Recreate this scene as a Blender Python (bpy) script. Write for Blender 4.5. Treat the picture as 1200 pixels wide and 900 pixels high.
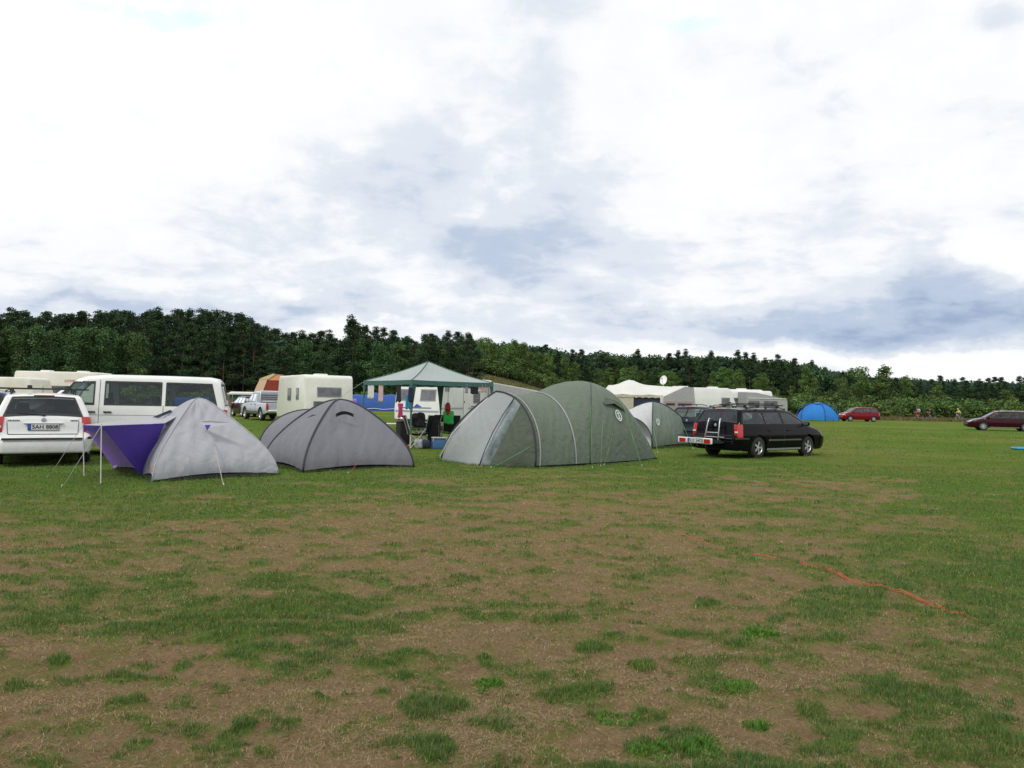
import bpy, bmesh, math, random
import numpy as np
from mathutils import Vector, Matrix

for o in list(bpy.data.objects): bpy.data.objects.remove(o, do_unlink=True)
S = bpy.context.scene
COL = S.collection
random.seed(7)
R = math.radians
sin, cos, pi, sqrt = math.sin, math.cos, math.pi, math.sqrt

# ------------------------------------------------------------------ camera
EYE = 1.5; FPX = 900.0
PITCH = math.atan(20/FPX); ROLL = 0.020
fw = Vector((0, cos(PITCH), sin(PITCH)))
r0 = Vector((1, 0, 0)); u0 = r0.cross(fw)
rt = (r0*cos(ROLL) + u0*sin(ROLL)).normalized()
up = rt.cross(fw).normalized()
cam_d = bpy.data.cameras.new('camera'); cam = bpy.data.objects.new('camera', cam_d); COL.objects.link(cam)
M = Matrix(((rt.x, up.x, -fw.x, 0), (rt.y, up.y, -fw.y, 0), (rt.z, up.z, -fw.z, EYE), (0, 0, 0, 1)))
cam.matrix_world = M
cam_d.sensor_width = 36; cam_d.lens = 36*FPX/1200
cam_d.clip_start = .1; cam_d.clip_end = 5000
S.camera = cam
S.render.resolution_x = 1024; S.render.resolution_y = 768
S.view_settings.view_transform = 'Standard'; S.view_settings.look = 'None'
S.view_settings.gamma = 1; S.view_settings.exposure = 0.28
S.render.engine = 'CYCLES'

def hz(px): return 470 + .02*(px-600)                    # the horizon row under a column of the photograph
def ray(px, py): return rt*((px-600)/FPX) + up*((450-py)/FPX) + fw
def gp(px, py, z=0):                                       # ground point
    d = ray(px, py); t = (z-EYE)/d.z
    return Vector((d.x*t, d.y*t, z))
def wp(px, py, Y):                                         # point at depth Y
    d = ray(px, py); t = Y/d.y
    return Vector((d.x*t, Y, EYE+d.z*t))
def XY(px, Y):
    p = wp(px, hz(px), Y); return p.x, p.y

# ------------------------------------------------------------------ light
SUN_EL, SUN_AZ = R(52), R(-150)       # sun high, behind and to the left, veiled by cloud
W = bpy.data.worlds.new('World'); S.world = W; W.use_nodes = True
nt = W.node_tree; nt.nodes.clear()
class NX:
    def __init__(s, tree): s.t = tree
    def n(s, typ, **kw):
        nd = s.t.nodes.new(typ)
        for k, v in kw.items(): setattr(nd, k, v)
        return nd
    def m(s, op, a, b=None, c=None, clamp=False):
        nd = s.t.nodes.new('ShaderNodeMath'); nd.operation = op; nd.use_clamp = clamp
        for i, v in enumerate((a, b, c)):
            if v is None: continue
            if isinstance(v, (int, float)): nd.inputs[i].default_value = v
            else: s.t.links.new(v, nd.inputs[i])
        return nd.outputs[0]
    def l(s, a, b): s.t.links.new(a, b)
    def ramp(s, v, lo, hi): 
        nd = s.t.nodes.new('ShaderNodeMapRange'); nd.interpolation_type = 'SMOOTHSTEP'
        nd.inputs[1].default_value = lo; nd.inputs[2].default_value = hi; s.l(v, nd.inputs[0]); return nd.outputs[0]
    def mix(s, f, a, b, bt='MIX'):
        nd = s.t.nodes.new('ShaderNodeMix'); nd.data_type = 'RGBA'; nd.blend_type = bt
        for i, v in ((0, f), (6, a), (7, b)):
            if isinstance(v, (int, float)): nd.inputs[i].default_value = v
            elif isinstance(v, (tuple, list)): nd.inputs[i].default_value = (*v[:3], 1)
            else: s.l(v, nd.inputs[i])
        return nd.outputs[2]
    def noise(s, vec, scale, det=5, rough=.5, dist=0):
        nd = s.t.nodes.new('ShaderNodeTexNoise'); nd.inputs['Scale'].default_value = scale
        nd.inputs['Detail'].default_value = det; nd.inputs['Roughness'].default_value = rough
        nd.inputs['Distortion'].default_value = dist
        if vec is not None: s.l(vec, nd.inputs['Vector'])
        return nd
w = NX(nt)
tc = w.n('ShaderNodeTexCoord')
sep = w.n('ShaderNodeSeparateXYZ'); w.l(tc.outputs['Generated'], sep.inputs[0])
dx, dy, dz = sep.outputs
az = w.m('MULTIPLY', w.m('ARCTAN2', dx, dy), 57.2958)
el = w.m('MULTIPLY', w.m('ARCSINE', dz), 57.2958)
# flattened cloud-layer coordinates: the layer seems to close up towards the horizon
elc = w.m('ADD', w.m('MAXIMUM', dz, 0.0), 0.22)
cx = w.m('DIVIDE', dx, elc); cy = w.m('DIVIDE', dy, elc)
cv = w.n('ShaderNodeCombineXYZ'); w.l(cx, cv.inputs[0]); w.l(cy, cv.inputs[1])
n1 = w.noise(cv.outputs[0], 1.1, 9, .55, .5)
n2 = w.noise(cv.outputs[0], 3.0, 9, .55, .3)
n3 = w.noise(tc.outputs['Generated'], 5.0, 7, .55, .4)
wn = w.noise(tc.outputs['Generated'], 5.5, 6, .55)
ws = w.n('ShaderNodeSeparateColor'); w.l(wn.outputs['Color'], ws.inputs[0])
azw = w.m('ADD', az, w.m('MULTIPLY', w.m('SUBTRACT', ws.outputs[0], .5), 17))
elw = w.m('ADD', el, w.m('MULTIPLY', w.m('SUBTRACT', ws.outputs[1], .5), 8))
def azel(px, py):
    d = ray(px, py).normalized(); return math.degrees(math.atan2(d.x, d.y)), math.degrees(math.asin(d.z))
def blob(px, py, rx, ry, amp, ax=None, ey=None):
    a, e = azel(px, py); a1, _ = azel(px+rx, py); _, e1 = azel(px, py-ry)
    sa, se = abs(a1-a), abs(e1-e)
    da = w.m('DIVIDE', w.m('SUBTRACT', ax or azw, a), sa)
    de = w.m('DIVIDE', w.m('SUBTRACT', ey or elw, e), se)
    q = w.m('ADD', w.m('MULTIPLY', da, da), w.m('MULTIPLY', de, de))
    return w.m('MULTIPLY', w.m('POWER', 2.71828, w.m('MULTIPLY', q, -.7)), amp)
dark = None
for b in [(560, 225, 110, 80, .55), (600, 275, 150, 60, .28), (930, 385, 300, 24, .75), (1120, 350, 140, 36, .42), (1180, 352, 90, 45, .42),
          (120, 356, 190, 13, .55), (390, 366, 110, 13, .5), (1160, 10, 70, 40, .6), (1120, 130, 110, 50, .25), (985, 60, 40, 90, .18),
          (60, 320, 120, 45, .22), (820, 300, 190, 50, .22), (430, 310, 170, 50, .18), (320, 215, 110, 28, .2), (620, 60, 60, 60, .15),
          (930, 170, 60, 40, .15), (690, 350, 50, 15, .35), (1000, 250, 160, 40, .12),
          (1185, 300, 30, 22, -.6), (520, 235, 24, 22, -.35), (585, 245, 22, 26, -.4), (690, 325, 60, 14, -.3), (1040, 416, 190, 8, -.5), (620, 345, 90, 10, -.25), (530, 372, 110, 14, -.3), (720, 240, 50, 50, -.1)]:
    v = blob(*b); dark = v if dark is None else w.m('ADD', dark, v)
hole = None
for b in [(165, 12, 75, 13, 1.1), (215, 22, 30, 8, .5), (820, 18, 42, 9, 1.0), (372, 52, 16, 6, .7), (583, 50, 22, 7, .55), (585, 78, 9, 8, .6), (845, 52, 50, 5, .3)]:
    v = blob(*b, ax=w.m('ADD', az, w.m('MULTIPLY', w.m('SUBTRACT', ws.outputs[0], .5), 10)), ey=w.m('ADD', el, w.m('MULTIPLY', w.m('SUBTRACT', ws.outputs[1], .5), 4)))
    hole = v if hole is None else w.m('ADD', hole, v)
tex = w.m('ADD', w.m('MULTIPLY', w.m('SUBTRACT', n1.outputs[0], .5), 1.0), w.m('MULTIPLY', w.m('SUBTRACT', n2.outputs[0], .5), .75))
tex = w.m('ADD', tex, w.m('MULTIPLY', w.m('SUBTRACT', n3.outputs[0], .5), .6))
n4 = w.noise(cv.outputs[0], 9.0, 8, .6, .4); tex = w.m('ADD', tex, w.m('MULTIPLY', w.m('SUBTRACT', n4.outputs[0], .5), .45))
dark = w.m('MULTIPLY', dark, .56)
low = w.m('MULTIPLY', w.m('POWER', 2.71828, w.m('MULTIPLY', w.m('MAXIMUM', el, 0), -.11)), .10)
sh = w.m('ADD', w.m('ADD', w.m('ADD', dark, w.m('MULTIPLY', tex, w.m('ADD', .72, w.m('MULTIPLY', dark, .5)))), .15), low)
ramp = w.n('ShaderNodeValToRGB'); w.l(sh, ramp.inputs[0])
cr = ramp.color_ramp; cr.interpolation = 'EASE'
cr.elements[0].position = 0.0; cr.elements[0].color = (1.04, 1.04, 1.03, 1)
cr.elements[1].position = 1.0; cr.elements[1].color = (.30, .385, .54, 1)
for p, c in ((.20, (.84, .855, .875)), (.42, (.66, .705, .775)), (.70, (.45, .53, .66))):
    e = cr.elements.new(p); e.color = (*c, 1)
sky = w.n('ShaderNodeTexSky', sky_type='NISHITA'); sky.sun_disc = False
sky.sun_elevation = SUN_EL; sky.sun_rotation = SUN_AZ; sky.ozone_density = 2.0
bgs = w.n('ShaderNodeBackground'); w.l(sky.outputs[0], bgs.inputs[0]); bgs.inputs[1].default_value = .15
bgc = w.n('ShaderNodeBackground'); w.l(ramp.outputs[0], bgc.inputs[0]); bgc.inputs[1].default_value = 0.95
cover = w.m('SUBTRACT', 1.0, w.m('MULTIPLY', w.ramp(w.m('MULTIPLY', hole, w.m('ADD', -.55, w.m('ADD', w.m('MULTIPLY', n2.outputs[0], 1.5), w.m('MULTIPLY', n4.outputs[0], 1.4)))), .22, 1.1), .42))
mx = w.n('ShaderNodeMixShader'); w.l(cover, mx.inputs[0]); veil = w.n('ShaderNodeBackground'); veil.inputs[0].default_value = (.33, .52, .58, 1); veil.inputs[1].default_value = 1.0; ad = w.n('ShaderNodeAddShader'); w.l(bgs.outputs[0], ad.inputs[0]); w.l(veil.outputs[0], ad.inputs[1]); w.l(ad.outputs[0], mx.inputs[1]); w.l(bgc.outputs[0], mx.inputs[2])
wo = w.n('ShaderNodeOutputWorld'); w.l(mx.outputs[0], wo.inputs[0])
W.cycles.sampling_method = 'MANUAL'; W.cycles.sample_map_resolution = 512

sd = bpy.data.lights.new('sun', 'SUN'); sd.energy = 1.5; sd.angle = R(11); sd.color = (1, .96, .90)
sun = bpy.data.objects.new('sun', sd); COL.objects.link(sun)
sdir = Vector((sin(SUN_AZ)*cos(SUN_EL), cos(SUN_AZ)*cos(SUN_EL), sin(SUN_EL)))
sun.rotation_euler = sdir.to_track_quat('Z', 'Y').to_euler(); sun.location = (0, 0, 30)

# ------------------------------------------------------------------ object helpers
def tag(o, label=None, cat=None, group=None, kind=None):
    if label: o['label'] = label
    if cat: o['category'] = cat
    if group: o['group'] = group
    if kind: o['kind'] = kind
    return o
def thing(name, label, cat, loc=(0, 0, 0), rz=0, group=None):
    o = bpy.data.objects.new(name, None); COL.objects.link(o); o.empty_display_size = .2
    o.location = loc; o.rotation_euler = (0, 0, rz)
    return tag(o, label, cat, group)
def kids(o): return [c for c in COL.objects if c.parent is o]
def dup(src, loc, rz=None, label=None, scale=None, group=None):
    r = src.copy(); COL.objects.link(r); r.location = loc
    if rz is not None: r.rotation_euler = (0, 0, rz)
    if scale is not None: r.scale = scale
    if label: r['label'] = label
    if group: r['group'] = group
    for ch in KIDS(src):
        c = ch.copy(); COL.objects.link(c); c.parent = r
        for g in KIDS(ch):
            d = g.copy(); COL.objects.link(d); d.parent = c
    return r
_k = {}
def KIDS(o): return _k.get(o.name, [])

class MB:
    def __init__(s, off=(0, 0, 0)): s.v = []; s.f = []; s.mi = []; s.o = Vector(off)
    def add(s, vs, fs, mi=0):
        b = len(s.v); s.v += [tuple(Vector(p)-s.o) for p in vs]; s.f += [tuple(i+b for i in f) for f in fs]; s.mi += [mi]*len(fs); return s
    def box(s, c, d, rz=0, mi=0, mat=None):
        hx, hy, hz_ = d[0]/2, d[1]/2, d[2]/2
        vs = [Vector((x, y, z)) for z in (-hz_, hz_) for y in (-hy, hy) for x in (-hx, hx)]
        if mat: vs = [mat @ v for v in vs]
        if rz:
            m = Matrix.Rotation(rz, 3, 'Z'); vs = [m @ v for v in vs]
        c = Vector(c)
        return s.add([v+c for v in vs], [(0, 2, 3, 1), (4, 5, 7, 6), (0, 1, 5, 4), (2, 6, 7, 3), (0, 4, 6, 2), (1, 3, 7, 5)], mi)
    def rbox(s, c, d, r=.05, rz=0, mi=0):            # box with rounded vertical and top edges
        hx, hy, h = d[0]/2, d[1]/2, d[2]; r = min(r, hx*.95, hy*.95, h*.45)
        rings = []
        def ring(ins, z):
            out = []
            for (sx, sy, a0) in ((1, 1, 0), (-1, 1, pi/2), (-1, -1, pi), (1, -1, 3*pi/2)):
                for k in range(4):
                    a = a0+k*pi/6; rr = max(r-ins, .001)
                    out.append(Vector((sx*(hx-r)+rr*cos(a), sy*(hy-r)+rr*sin(a), z)))
            return out
        for k in range(4):
            a = k*pi/6; rings.append(ring(r*(1-sin(a)), -h/2+r*(1-cos(a))))
        for k in range(4):
            a = pi/2-k*pi/6; rings.append(ring(r*(1-sin(a)), h/2-r*(1-cos(a))))
        m = Matrix.Rotation(rz, 3, 'Z'); c = Vector(c); vs = [m @ p + c for q in rings for p in q]
        n = 16; fs = []
        for j in range(len(rings)-1):
            for i in range(n): fs.append((j*n+i, j*n+(i+1) % n, (j+1)*n+(i+1) % n, (j+1)*n+i))
        fs.append(tuple(range(n-1, -1, -1))); fs.append(tuple((len(rings)-1)*n+i for i in range(n)))
        return s.add(vs, fs, mi)
    def tube(s, pts, r, n=6, mi=0, cap=True):
        pts = [Vector(p) for p in pts]; rs = r if isinstance(r, (list, tuple)) else [r]*len(pts)
        vs, fs = [], []; ref = None
        for i, p in enumerate(pts):
            t = (pts[min(i+1, len(pts)-1)]-pts[max(i-1, 0)])
            t = t.normalized() if t.length > 1e-9 else Vector((0, 0, 1))
            if ref is None: ref = Vector((0, 0, 1)) if abs(t.z) < .9 else Vector((1, 0, 0))
            a = (ref - t*ref.dot(t)).normalized(); b = t.cross(a); ref = a
            for k in range(n):
                q = 2*pi*k/n; vs.append(p+(a*cos(q)+b*sin(q))*rs[i])
        for i in range(len(pts)-1):
            for k in range(n): fs.append((i*n+k, i*n+(k+1) % n, (i+1)*n+(k+1) % n, (i+1)*n+k))
        if cap: fs.append(tuple(range(n-1, -1, -1))); fs.append(tuple((len(pts)-1)*n+k for k in range(n)))
        return s.add(vs, fs, mi)
    def grid(s, rows, mi=0, flip=False, closed=False):
        nr, nc = len(rows), len(rows[0]); fs = []
        for i in range(nr-1):
            for j in range(nc if closed else nc-1):
                q = (i*nc+j, i*nc+(j+1) % nc, (i+1)*nc+(j+1) % nc, (i+1)*nc+j)
                fs.append(q[::-1] if flip else q)
        return s.add([p for r_ in rows for p in r_], fs, mi)
    def lathe(s, prof, c, axis='y', n=24, mi=0):      # prof: (radius, along axis)
        rows = []
        for (r_, a) in prof:
            row = []
            for k in range(n):
                q = 2*pi*k/n
                p = (r_*cos(q), a, r_*sin(q)) if axis == 'y' else ((r_*cos(q), r_*sin(q), a) if axis == 'z' else (a, r_*cos(q), r_*sin(q)))
                row.append(Vector(c)+Vector(p))
            rows.append(row)
        return s.grid(rows, mi, closed=True)
    def slab(s, quad, th, mi=0):                      # quad with thickness against its normal
        q = [Vector(p) for p in quad]; n = (q[1]-q[0]).cross(q[-1]-q[0]).normalized()*th; k = len(q)
        vs = q+[p-n for p in q]
        fs = [tuple(range(k)), tuple(range(2*k-1, k-1, -1))]+[(i, i+k, (i+1) % k+k, (i+1) % k) for i in range(k)]
        return s.add(vs, fs, mi)
    def build(s, name, mats, parent=None, smooth=False, fix=False, sharp=None):
        me = bpy.data.meshes.new(name); me.from_pydata(s.v, [], s.f)
        if not isinstance(mats, (list, tuple)): mats = [mats]
        for m_ in mats: me.materials.append(m_)
        if len(mats) > 1: me.polygons.foreach_set('material_index', s.mi)
        if fix:
            bm = bmesh.new(); bm.from_mesh(me); bmesh.ops.remove_doubles(bm, verts=bm.verts, dist=.0005)
            bmesh.ops.recalc_face_normals(bm, faces=bm.faces); bm.to_mesh(me); bm.free()
        if smooth:
            me.polygons.foreach_set('use_smooth', [True]*len(me.polygons))
            if sharp: me.set_sharp_from_angle(angle=R(sharp))
        o = bpy.data.objects.new(name, me); COL.objects.link(o)
        if parent is not None:
            o.parent = parent; _k.setdefault(parent.name, []).append(o)
        return o

# ------------------------------------------------------------------ materials
def pmat(name, col, rough=.6, metal=0, coat=0, noise=0, nscale=8, bump=0, bscale=30, spec=.5, trans=0, vcol=None, rnd=0, dirt=0):
    m = bpy.data.materials.new(name); m.use_nodes = True; t = m.node_tree; x = NX(t)
    b = t.nodes['Principled BSDF']; out = t.nodes['Material Output']
    b.inputs['Roughness'].default_value = rough; b.inputs['Metallic'].default_value = metal
    b.inputs['Coat Weight'].default_value = coat; b.inputs['Coat Roughness'].default_value = .06
    b.inputs['Specular IOR Level'].default_value = spec
    c = None; oc = x.n('ShaderNodeTexCoord').outputs['Object']
    base = (*col, 1)
    if noise:
        n = x.noise(oc, nscale, 5, .6)
        c = x.mix(x.ramp(n.outputs[0], .3, .7), tuple(v*(1-noise) for v in col), tuple(min(1, v*(1+noise)) for v in col))
    if dirt:
        sp = x.n('ShaderNodeSeparateXYZ'); x.l(oc, sp.inputs[0])
        n = x.noise(oc, 6, 6, .65)
        f = x.m('MULTIPLY', x.ramp(x.m('ADD', sp.outputs[2], x.m('MULTIPLY', n.outputs[0], .5)), .95, .25), dirt)
        c = x.mix(f, c if c is not None else base, (.19, .155, .11))
    if vcol:
        a = x.n('ShaderNodeAttribute', attribute_name=vcol); c = a.outputs['Color'] if c is None else x.mix(1, c, a.outputs['Color'], 'MULTIPLY')
    if rnd:
        oi = x.n('ShaderNodeObjectInfo'); v = x.m('ADD', 1-rnd, x.m('MULTIPLY', oi.outputs['Random'], 2*rnd))
        hs = x.n('ShaderNodeHueSaturation'); x.l(v, hs.inputs['Value']); x.l(x.m('ADD', .485, x.m('MULTIPLY', oi.outputs['Random'], .03)), hs.inputs['Hue'])
        if c is None: hs.inputs['Color'].default_value = base
        else: x.l(c, hs.inputs['Color'])
        c = hs.outputs[0]
    if c is None: b.inputs['Base Color'].default_value = base
    else: x.l(c, b.inputs['Base Color'])
    if bump:
        n = x.noise(oc, bscale, 4, .6); bp = x.n('ShaderNodeBump'); bp.inputs['Strength'].default_value = bump; bp.inputs['Distance'].default_value = .02
        x.l(n.outputs[0], bp.inputs['Height']); x.l(bp.outputs[0], b.inputs['Normal'])
    if trans:
        tr = x.n('ShaderNodeBsdfTranslucent')
        if c is None: tr.inputs[0].default_value = base
        else: x.l(c, tr.inputs[0])
        ms = x.n('ShaderNodeMixShader'); ms.inputs[0].default_value = trans
        x.l(b.outputs[0], ms.inputs[1]); x.l(tr.outputs[0], ms.inputs[2]); x.l(ms.outputs[0], out.inputs[0])
    return m
def glassmat(name, tint=(.55, .63, .60), op=.35, dark=(.02, .025, .028)):
    m = bpy.data.materials.new(name); m.use_nodes = True; t = m.node_tree; x = NX(t); t.nodes.clear()
    tr = x.n('ShaderNodeBsdfTransparent'); tr.inputs[0].default_value = (*tint, 1)
    gl = x.n('ShaderNodeBsdfGlossy'); gl.inputs['Roughness'].default_value = .03; gl.inputs[0].default_value = (.9, .95, 1, 1)
    df = x.n('ShaderNodeBsdfDiffuse'); df.inputs[0].default_value = (*dark, 1)
    m1 = x.n('ShaderNodeMixShader'); m1.inputs[0].default_value = op; x.l(tr.outputs[0], m1.inputs[1]); x.l(df.outputs[0], m1.inputs[2])
    fr = x.n('ShaderNodeFresnel'); fr.inputs[0].default_value = 1.5
    m2 = x.n('ShaderNodeMixShader'); x.l(fr.outputs[0], m2.inputs[0]); x.l(m1.outputs[0], m2.inputs[1]); x.l(gl.outputs[0], m2.inputs[2])
    o = x.n('ShaderNodeOutputMaterial'); x.l(m2.outputs[0], o.inputs[0]); return m
def fabric(name, col, trans=.12, rough=.75, wr=.35, sc=2.2):
    m = bpy.data.materials.new(name); m.use_nodes = True; t = m.node_tree; x = NX(t)
    b = t.nodes['Principled BSDF']; out = t.nodes['Material Output']; b.inputs['Roughness'].default_value = rough
    oc = x.n('ShaderNodeTexCoord').outputs['Object']
    n = x.noise(oc, 1.3, 5, .6); n2 = x.noise(oc, 14, 4, .6)
    c = x.mix(x.ramp(n.outputs[0], .3, .7), tuple(v*.95 for v in col), tuple(min(1, v*1.03) for v in col))
    c = x.mix(x.m('MULTIPLY', x.ramp(n2.outputs[0], .45, .8), .04), c, tuple(v*.6 for v in col))
    x.l(c, b.inputs['Base Color'])
    mp = x.n('ShaderNodeMapping'); x.l(oc, mp.inputs[0]); mp.inputs['Rotation'].default_value = (.3, .5, .9); mp.inputs['Scale'].default_value = (1, 3.2, 1.6)
    n3 = x.noise(mp.outputs[0], sc, 4, .5, 1.2)
    wv = x.n('ShaderNodeTexWave'); wv.inputs['Scale'].default_value = 1.4; wv.inputs['Distortion'].default_value = 9; wv.inputs['Detail'].default_value = 2; wv.inputs['Detail Scale'].default_value = .8
    x.l(oc, wv.inputs['Vector'])
    h = x.m('ADD', n3.outputs[0], x.m('MULTIPLY', wv.outputs[1], .22))
    bp = x.n('ShaderNodeBump'); bp.inputs['Strength'].default_value = wr; bp.inputs['Distance'].default_value = .10
    x.l(h, bp.inputs['Height']); x.l(bp.outputs[0], b.inputs['Normal'])
    tr = x.n('ShaderNodeBsdfTranslucent'); x.l(c, tr.inputs[0])
    ms = x.n('ShaderNodeMixShader'); ms.inputs[0].default_value = trans
    x.l(b.outputs[0], ms.inputs[1]); x.l(tr.outputs[0], ms.inputs[2]); x.l(ms.outputs[0], out.inputs[0])
    return m
MT = dict(
    white=pmat('white_paint', (.68, .69, .69), .3, coat=.5, noise=.04, nscale=3, dirt=.35),
    vanwhite=pmat('van_paint', (.67, .68, .66), .3, coat=.5, noise=.05, nscale=2, dirt=.35),
    black=pmat('black_paint', (.004, .0035, .005), .08, spec=.12),
    silver=pmat('silver_paint', (.45, .49, .55), .3, metal=.35, coat=.5, noise=.05, dirt=.2),
    darkgrey=pmat('dark_grey_paint', (.022, .03, .042), .12, spec=.25, noise=.1),
    red=pmat('red_paint', (.17, .006, .012), .12, spec=.25, noise=.08),
    maroon=pmat('maroon_paint', (.032, .003, .008), .12, spec=.25, noise=.1),
    blue=pmat('blue_paint', (.02, .04, .16), .28, coat=.7),
    plastic=pmat('black_plastic', (.018, .018, .02), .55, noise=.2),
    greyplastic=pmat('grey_plastic', (.09, .09, .095), .6, noise=.15),
    rubber=pmat('rubber', (.02, .02, .02), .85, noise=.25, nscale=20, bump=.2),
    alloy=pmat('alloy', (.55, .56, .58), .35, metal=.7),
    chrome=pmat('chrome', (.75, .76, .78), .18, metal=1),
    alu=pmat('aluminium', (.62, .63, .64), .38, metal=.6, noise=.06),
    glass=glassmat('car_glass', (.72, .80, .78), .12), tint=glassmat('tinted_glass', (.36, .40, .42), .35),
    clearglass=glassmat('van_glass', (.70, .80, .78), .12),
    seat=pmat('seat_cloth', (.03, .032, .036), .9, noise=.2),
    redlens=pmat('red_lens', (.42, .012, .012), .18, coat=.6, noise=.2, nscale=30),
    whitelens=pmat('clear_lens', (.62, .64, .66), .12, coat=.8),
    orangelens=pmat('orange_lens', (.7, .2, .02), .2, coat=.5),
    plate=pmat('plate_white', (.66, .67, .66), .45), platebl=pmat('plate_blue', (.02, .09, .42), .45), ink=pmat('plate_ink', (.02, .02, .02), .5),
    cream=pmat('caravan_cream', (.69, .69, .63), .45, coat=.2, noise=.05, nscale=2, bump=.04, bscale=40, dirt=.3),
    cwhite=pmat('caravan_white', (.70, .71, .69), .42, coat=.2, noise=.05, nscale=2, bump=.04, bscale=40, dirt=.3),
    cream2=pmat('motorhome_cream', (.68, .66, .58), .45, coat=.2, noise=.06, nscale=2),
    window=pmat('acrylic_window', (.10, .10, .12), .12, coat=.5, noise=.35, nscale=2.5), wframe=pmat('window_frame_grey', (.22, .23, .23), .5),
    blind=pmat('window_blind', (.30, .22, .20), .6),
    stripeblue=pmat('blue_stripe', (.03, .09, .40), .4), stripegrey=pmat('grey_stripe', (.30, .33, .38), .4), redmark=pmat('red_marking', (.5, .03, .03), .45),
    grey=fabric('tent_grey_purple', (.185, .188, .215), wr=.22), lgrey=fabric('tent_light_grey', (.37, .38, .415), .10, wr=.32),
    purple=fabric('tent_purple', (.085, .045, .36), .25, wr=.2), clearw=pmat('clear_plastic', (.15, .18, .19), .55, noise=.4, nscale=5),
    lilac=fabric('tent_lilac_backlit', (.52, .36, .78), .6, wr=.2),  # light coming through the porch cloth is put into this paler lilac
    green=fabric('tent_green', (.115, .145, .108), .06, wr=.45), dgreen=fabric('tent_dark_green', (.07, .09, .065), .08, wr=.45),
    green2=fabric('tent_grey_green', (.15, .19, .155), .1, wr=.35),
    tgrey=fabric('tent_door_grey', (.33, .36, .36), .15, wr=.2), stripe=pmat('tent_reflective_seam', (.28, .29, .28), .6),
    wtent=fabric('tent_white', (.55, .56, .57), .2), bluet=fabric('tent_blue', (.015, .20, .60), .15), bluetarp=fabric('tarp_blue', (.012, .07, .27), .04, wr=.6),
    gazebo=fabric('gazebo_cloth', (.40, .46, .455), .25, wr=.15), gazdark=fabric('gazebo_trim', (.045, .12, .105), .1, wr=.1),
    awn=fabric('awning_white', (.68, .68, .65), .15, wr=.25), awngrey=fabric('awning_grey', (.36, .37, .37), .15, wr=.25), awncream=fabric('awning_cream', (.50, .46, .36), .1, wr=.25),
    pole=pmat('dark_pole', (.02, .022, .035), .55), whitepole=pmat('white_pole', (.55, .56, .56), .4), gpole=pmat('gazebo_pole', (.05, .12, .11), .45),
    ground_black=pmat('groundsheet', (.012, .012, .014), .7), rope=pmat('guy_rope', (.38, .38, .33), .8), grope=pmat('green_guy_rope', (.14, .42, .10), .8),
    orope=pmat('orange_rope', (.50, .10, .05), .7, noise=.3, nscale=12), logo=pmat('logo_print', (.62, .64, .62), .6), ologo=pmat('orange_print', (.55, .22, .14), .6),
    navy=pmat('navy_cloth', (.02, .025, .05), .9, noise=.2), skin=pmat('skin', (.45, .27, .19), .6), pink=pmat('pink_cloth', (.6, .05, .2), .85, noise=.15),
    whitec=pmat('white_cloth', (.55, .54, .54), .9, noise=.08), blush=pmat('blush_cloth', (.48, .34, .33), .9, noise=.1), blackc=pmat('black_cloth', (.015, .012, .014), .9, noise=.2),
    skyc=pmat('sky_blue_cloth', (.04, .28, .55), .85, noise=.1), limec=pmat('green_cloth', (.03, .42, .08), .85, noise=.15), redc=pmat('red_cloth', (.42, .015, .03), .85, noise=.15),
    bluebox=pmat('blue_plastic', (.05, .13, .28), .5, noise=.1), neon=pmat('neon_yellow_cloth', (.62, .72, .06), .8), denim=pmat('denim', (.05, .07, .12), .9),
    orangec=pmat('orange_canvas', (.62, .28, .13), .75, noise=.1), tan=pmat('tan_canvas', (.62, .44, .28), .75, noise=.08), rust=pmat('rust_canvas', (.22, .03, .015), .8, noise=.1),
    teal=pmat('teal_panel', (.015, .13, .12), .7, noise=.15), brownfence=pmat('brown_boards', (.16, .10, .06), .85, noise=.25), hair=pmat('hair', (.03, .02, .015), .9),
    turq=pmat('turquoise_plastic', (.02, .26, .42), .4),
)

# ================================================================== GROUND
rng = np.random.default_rng(11)
_perm = rng.random((256, 256))
def vnoise(x, y):
    xi = np.floor(x).astype(int); yi = np.floor(y).astype(int); fx = x-xi; fy = y-yi
    fx = fx*fx*(3-2*fx); fy = fy*fy*(3-2*fy)
    g = lambda a, b: _perm[a & 255, b & 255]
    return (g(xi, yi)*(1-fx)+g(xi+1, yi)*fx)*(1-fy)+(g(xi, yi+1)*(1-fx)+g(xi+1, yi+1)*fx)*fy
def fbm(x, y, o=4, g=.5):
    s = 0; a = 1; t = 0
    for i in range(o): s = s+a*vnoise(x*2**i+17.3*i, y*2**i+9.1*i); t += a; a *= g
    return s/t
def sstep(a, b, x):
    t = np.clip((x-a)/(b-a), 0, 1); return t*t*(3-2*t)
def pxrow(X, Y):                                           # which part of the field this is, as seen from the path
    Yc = np.maximum(Y, .8); px = 600+X/Yc*FPX
    return px, 470+.02*(px-600)+EYE*FPX/Yc
GR = np.array([500, 545, 570, 590, 610, 640, 670, 700, 730, 760, 790, 820, 860, 910, 1200])
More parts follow.
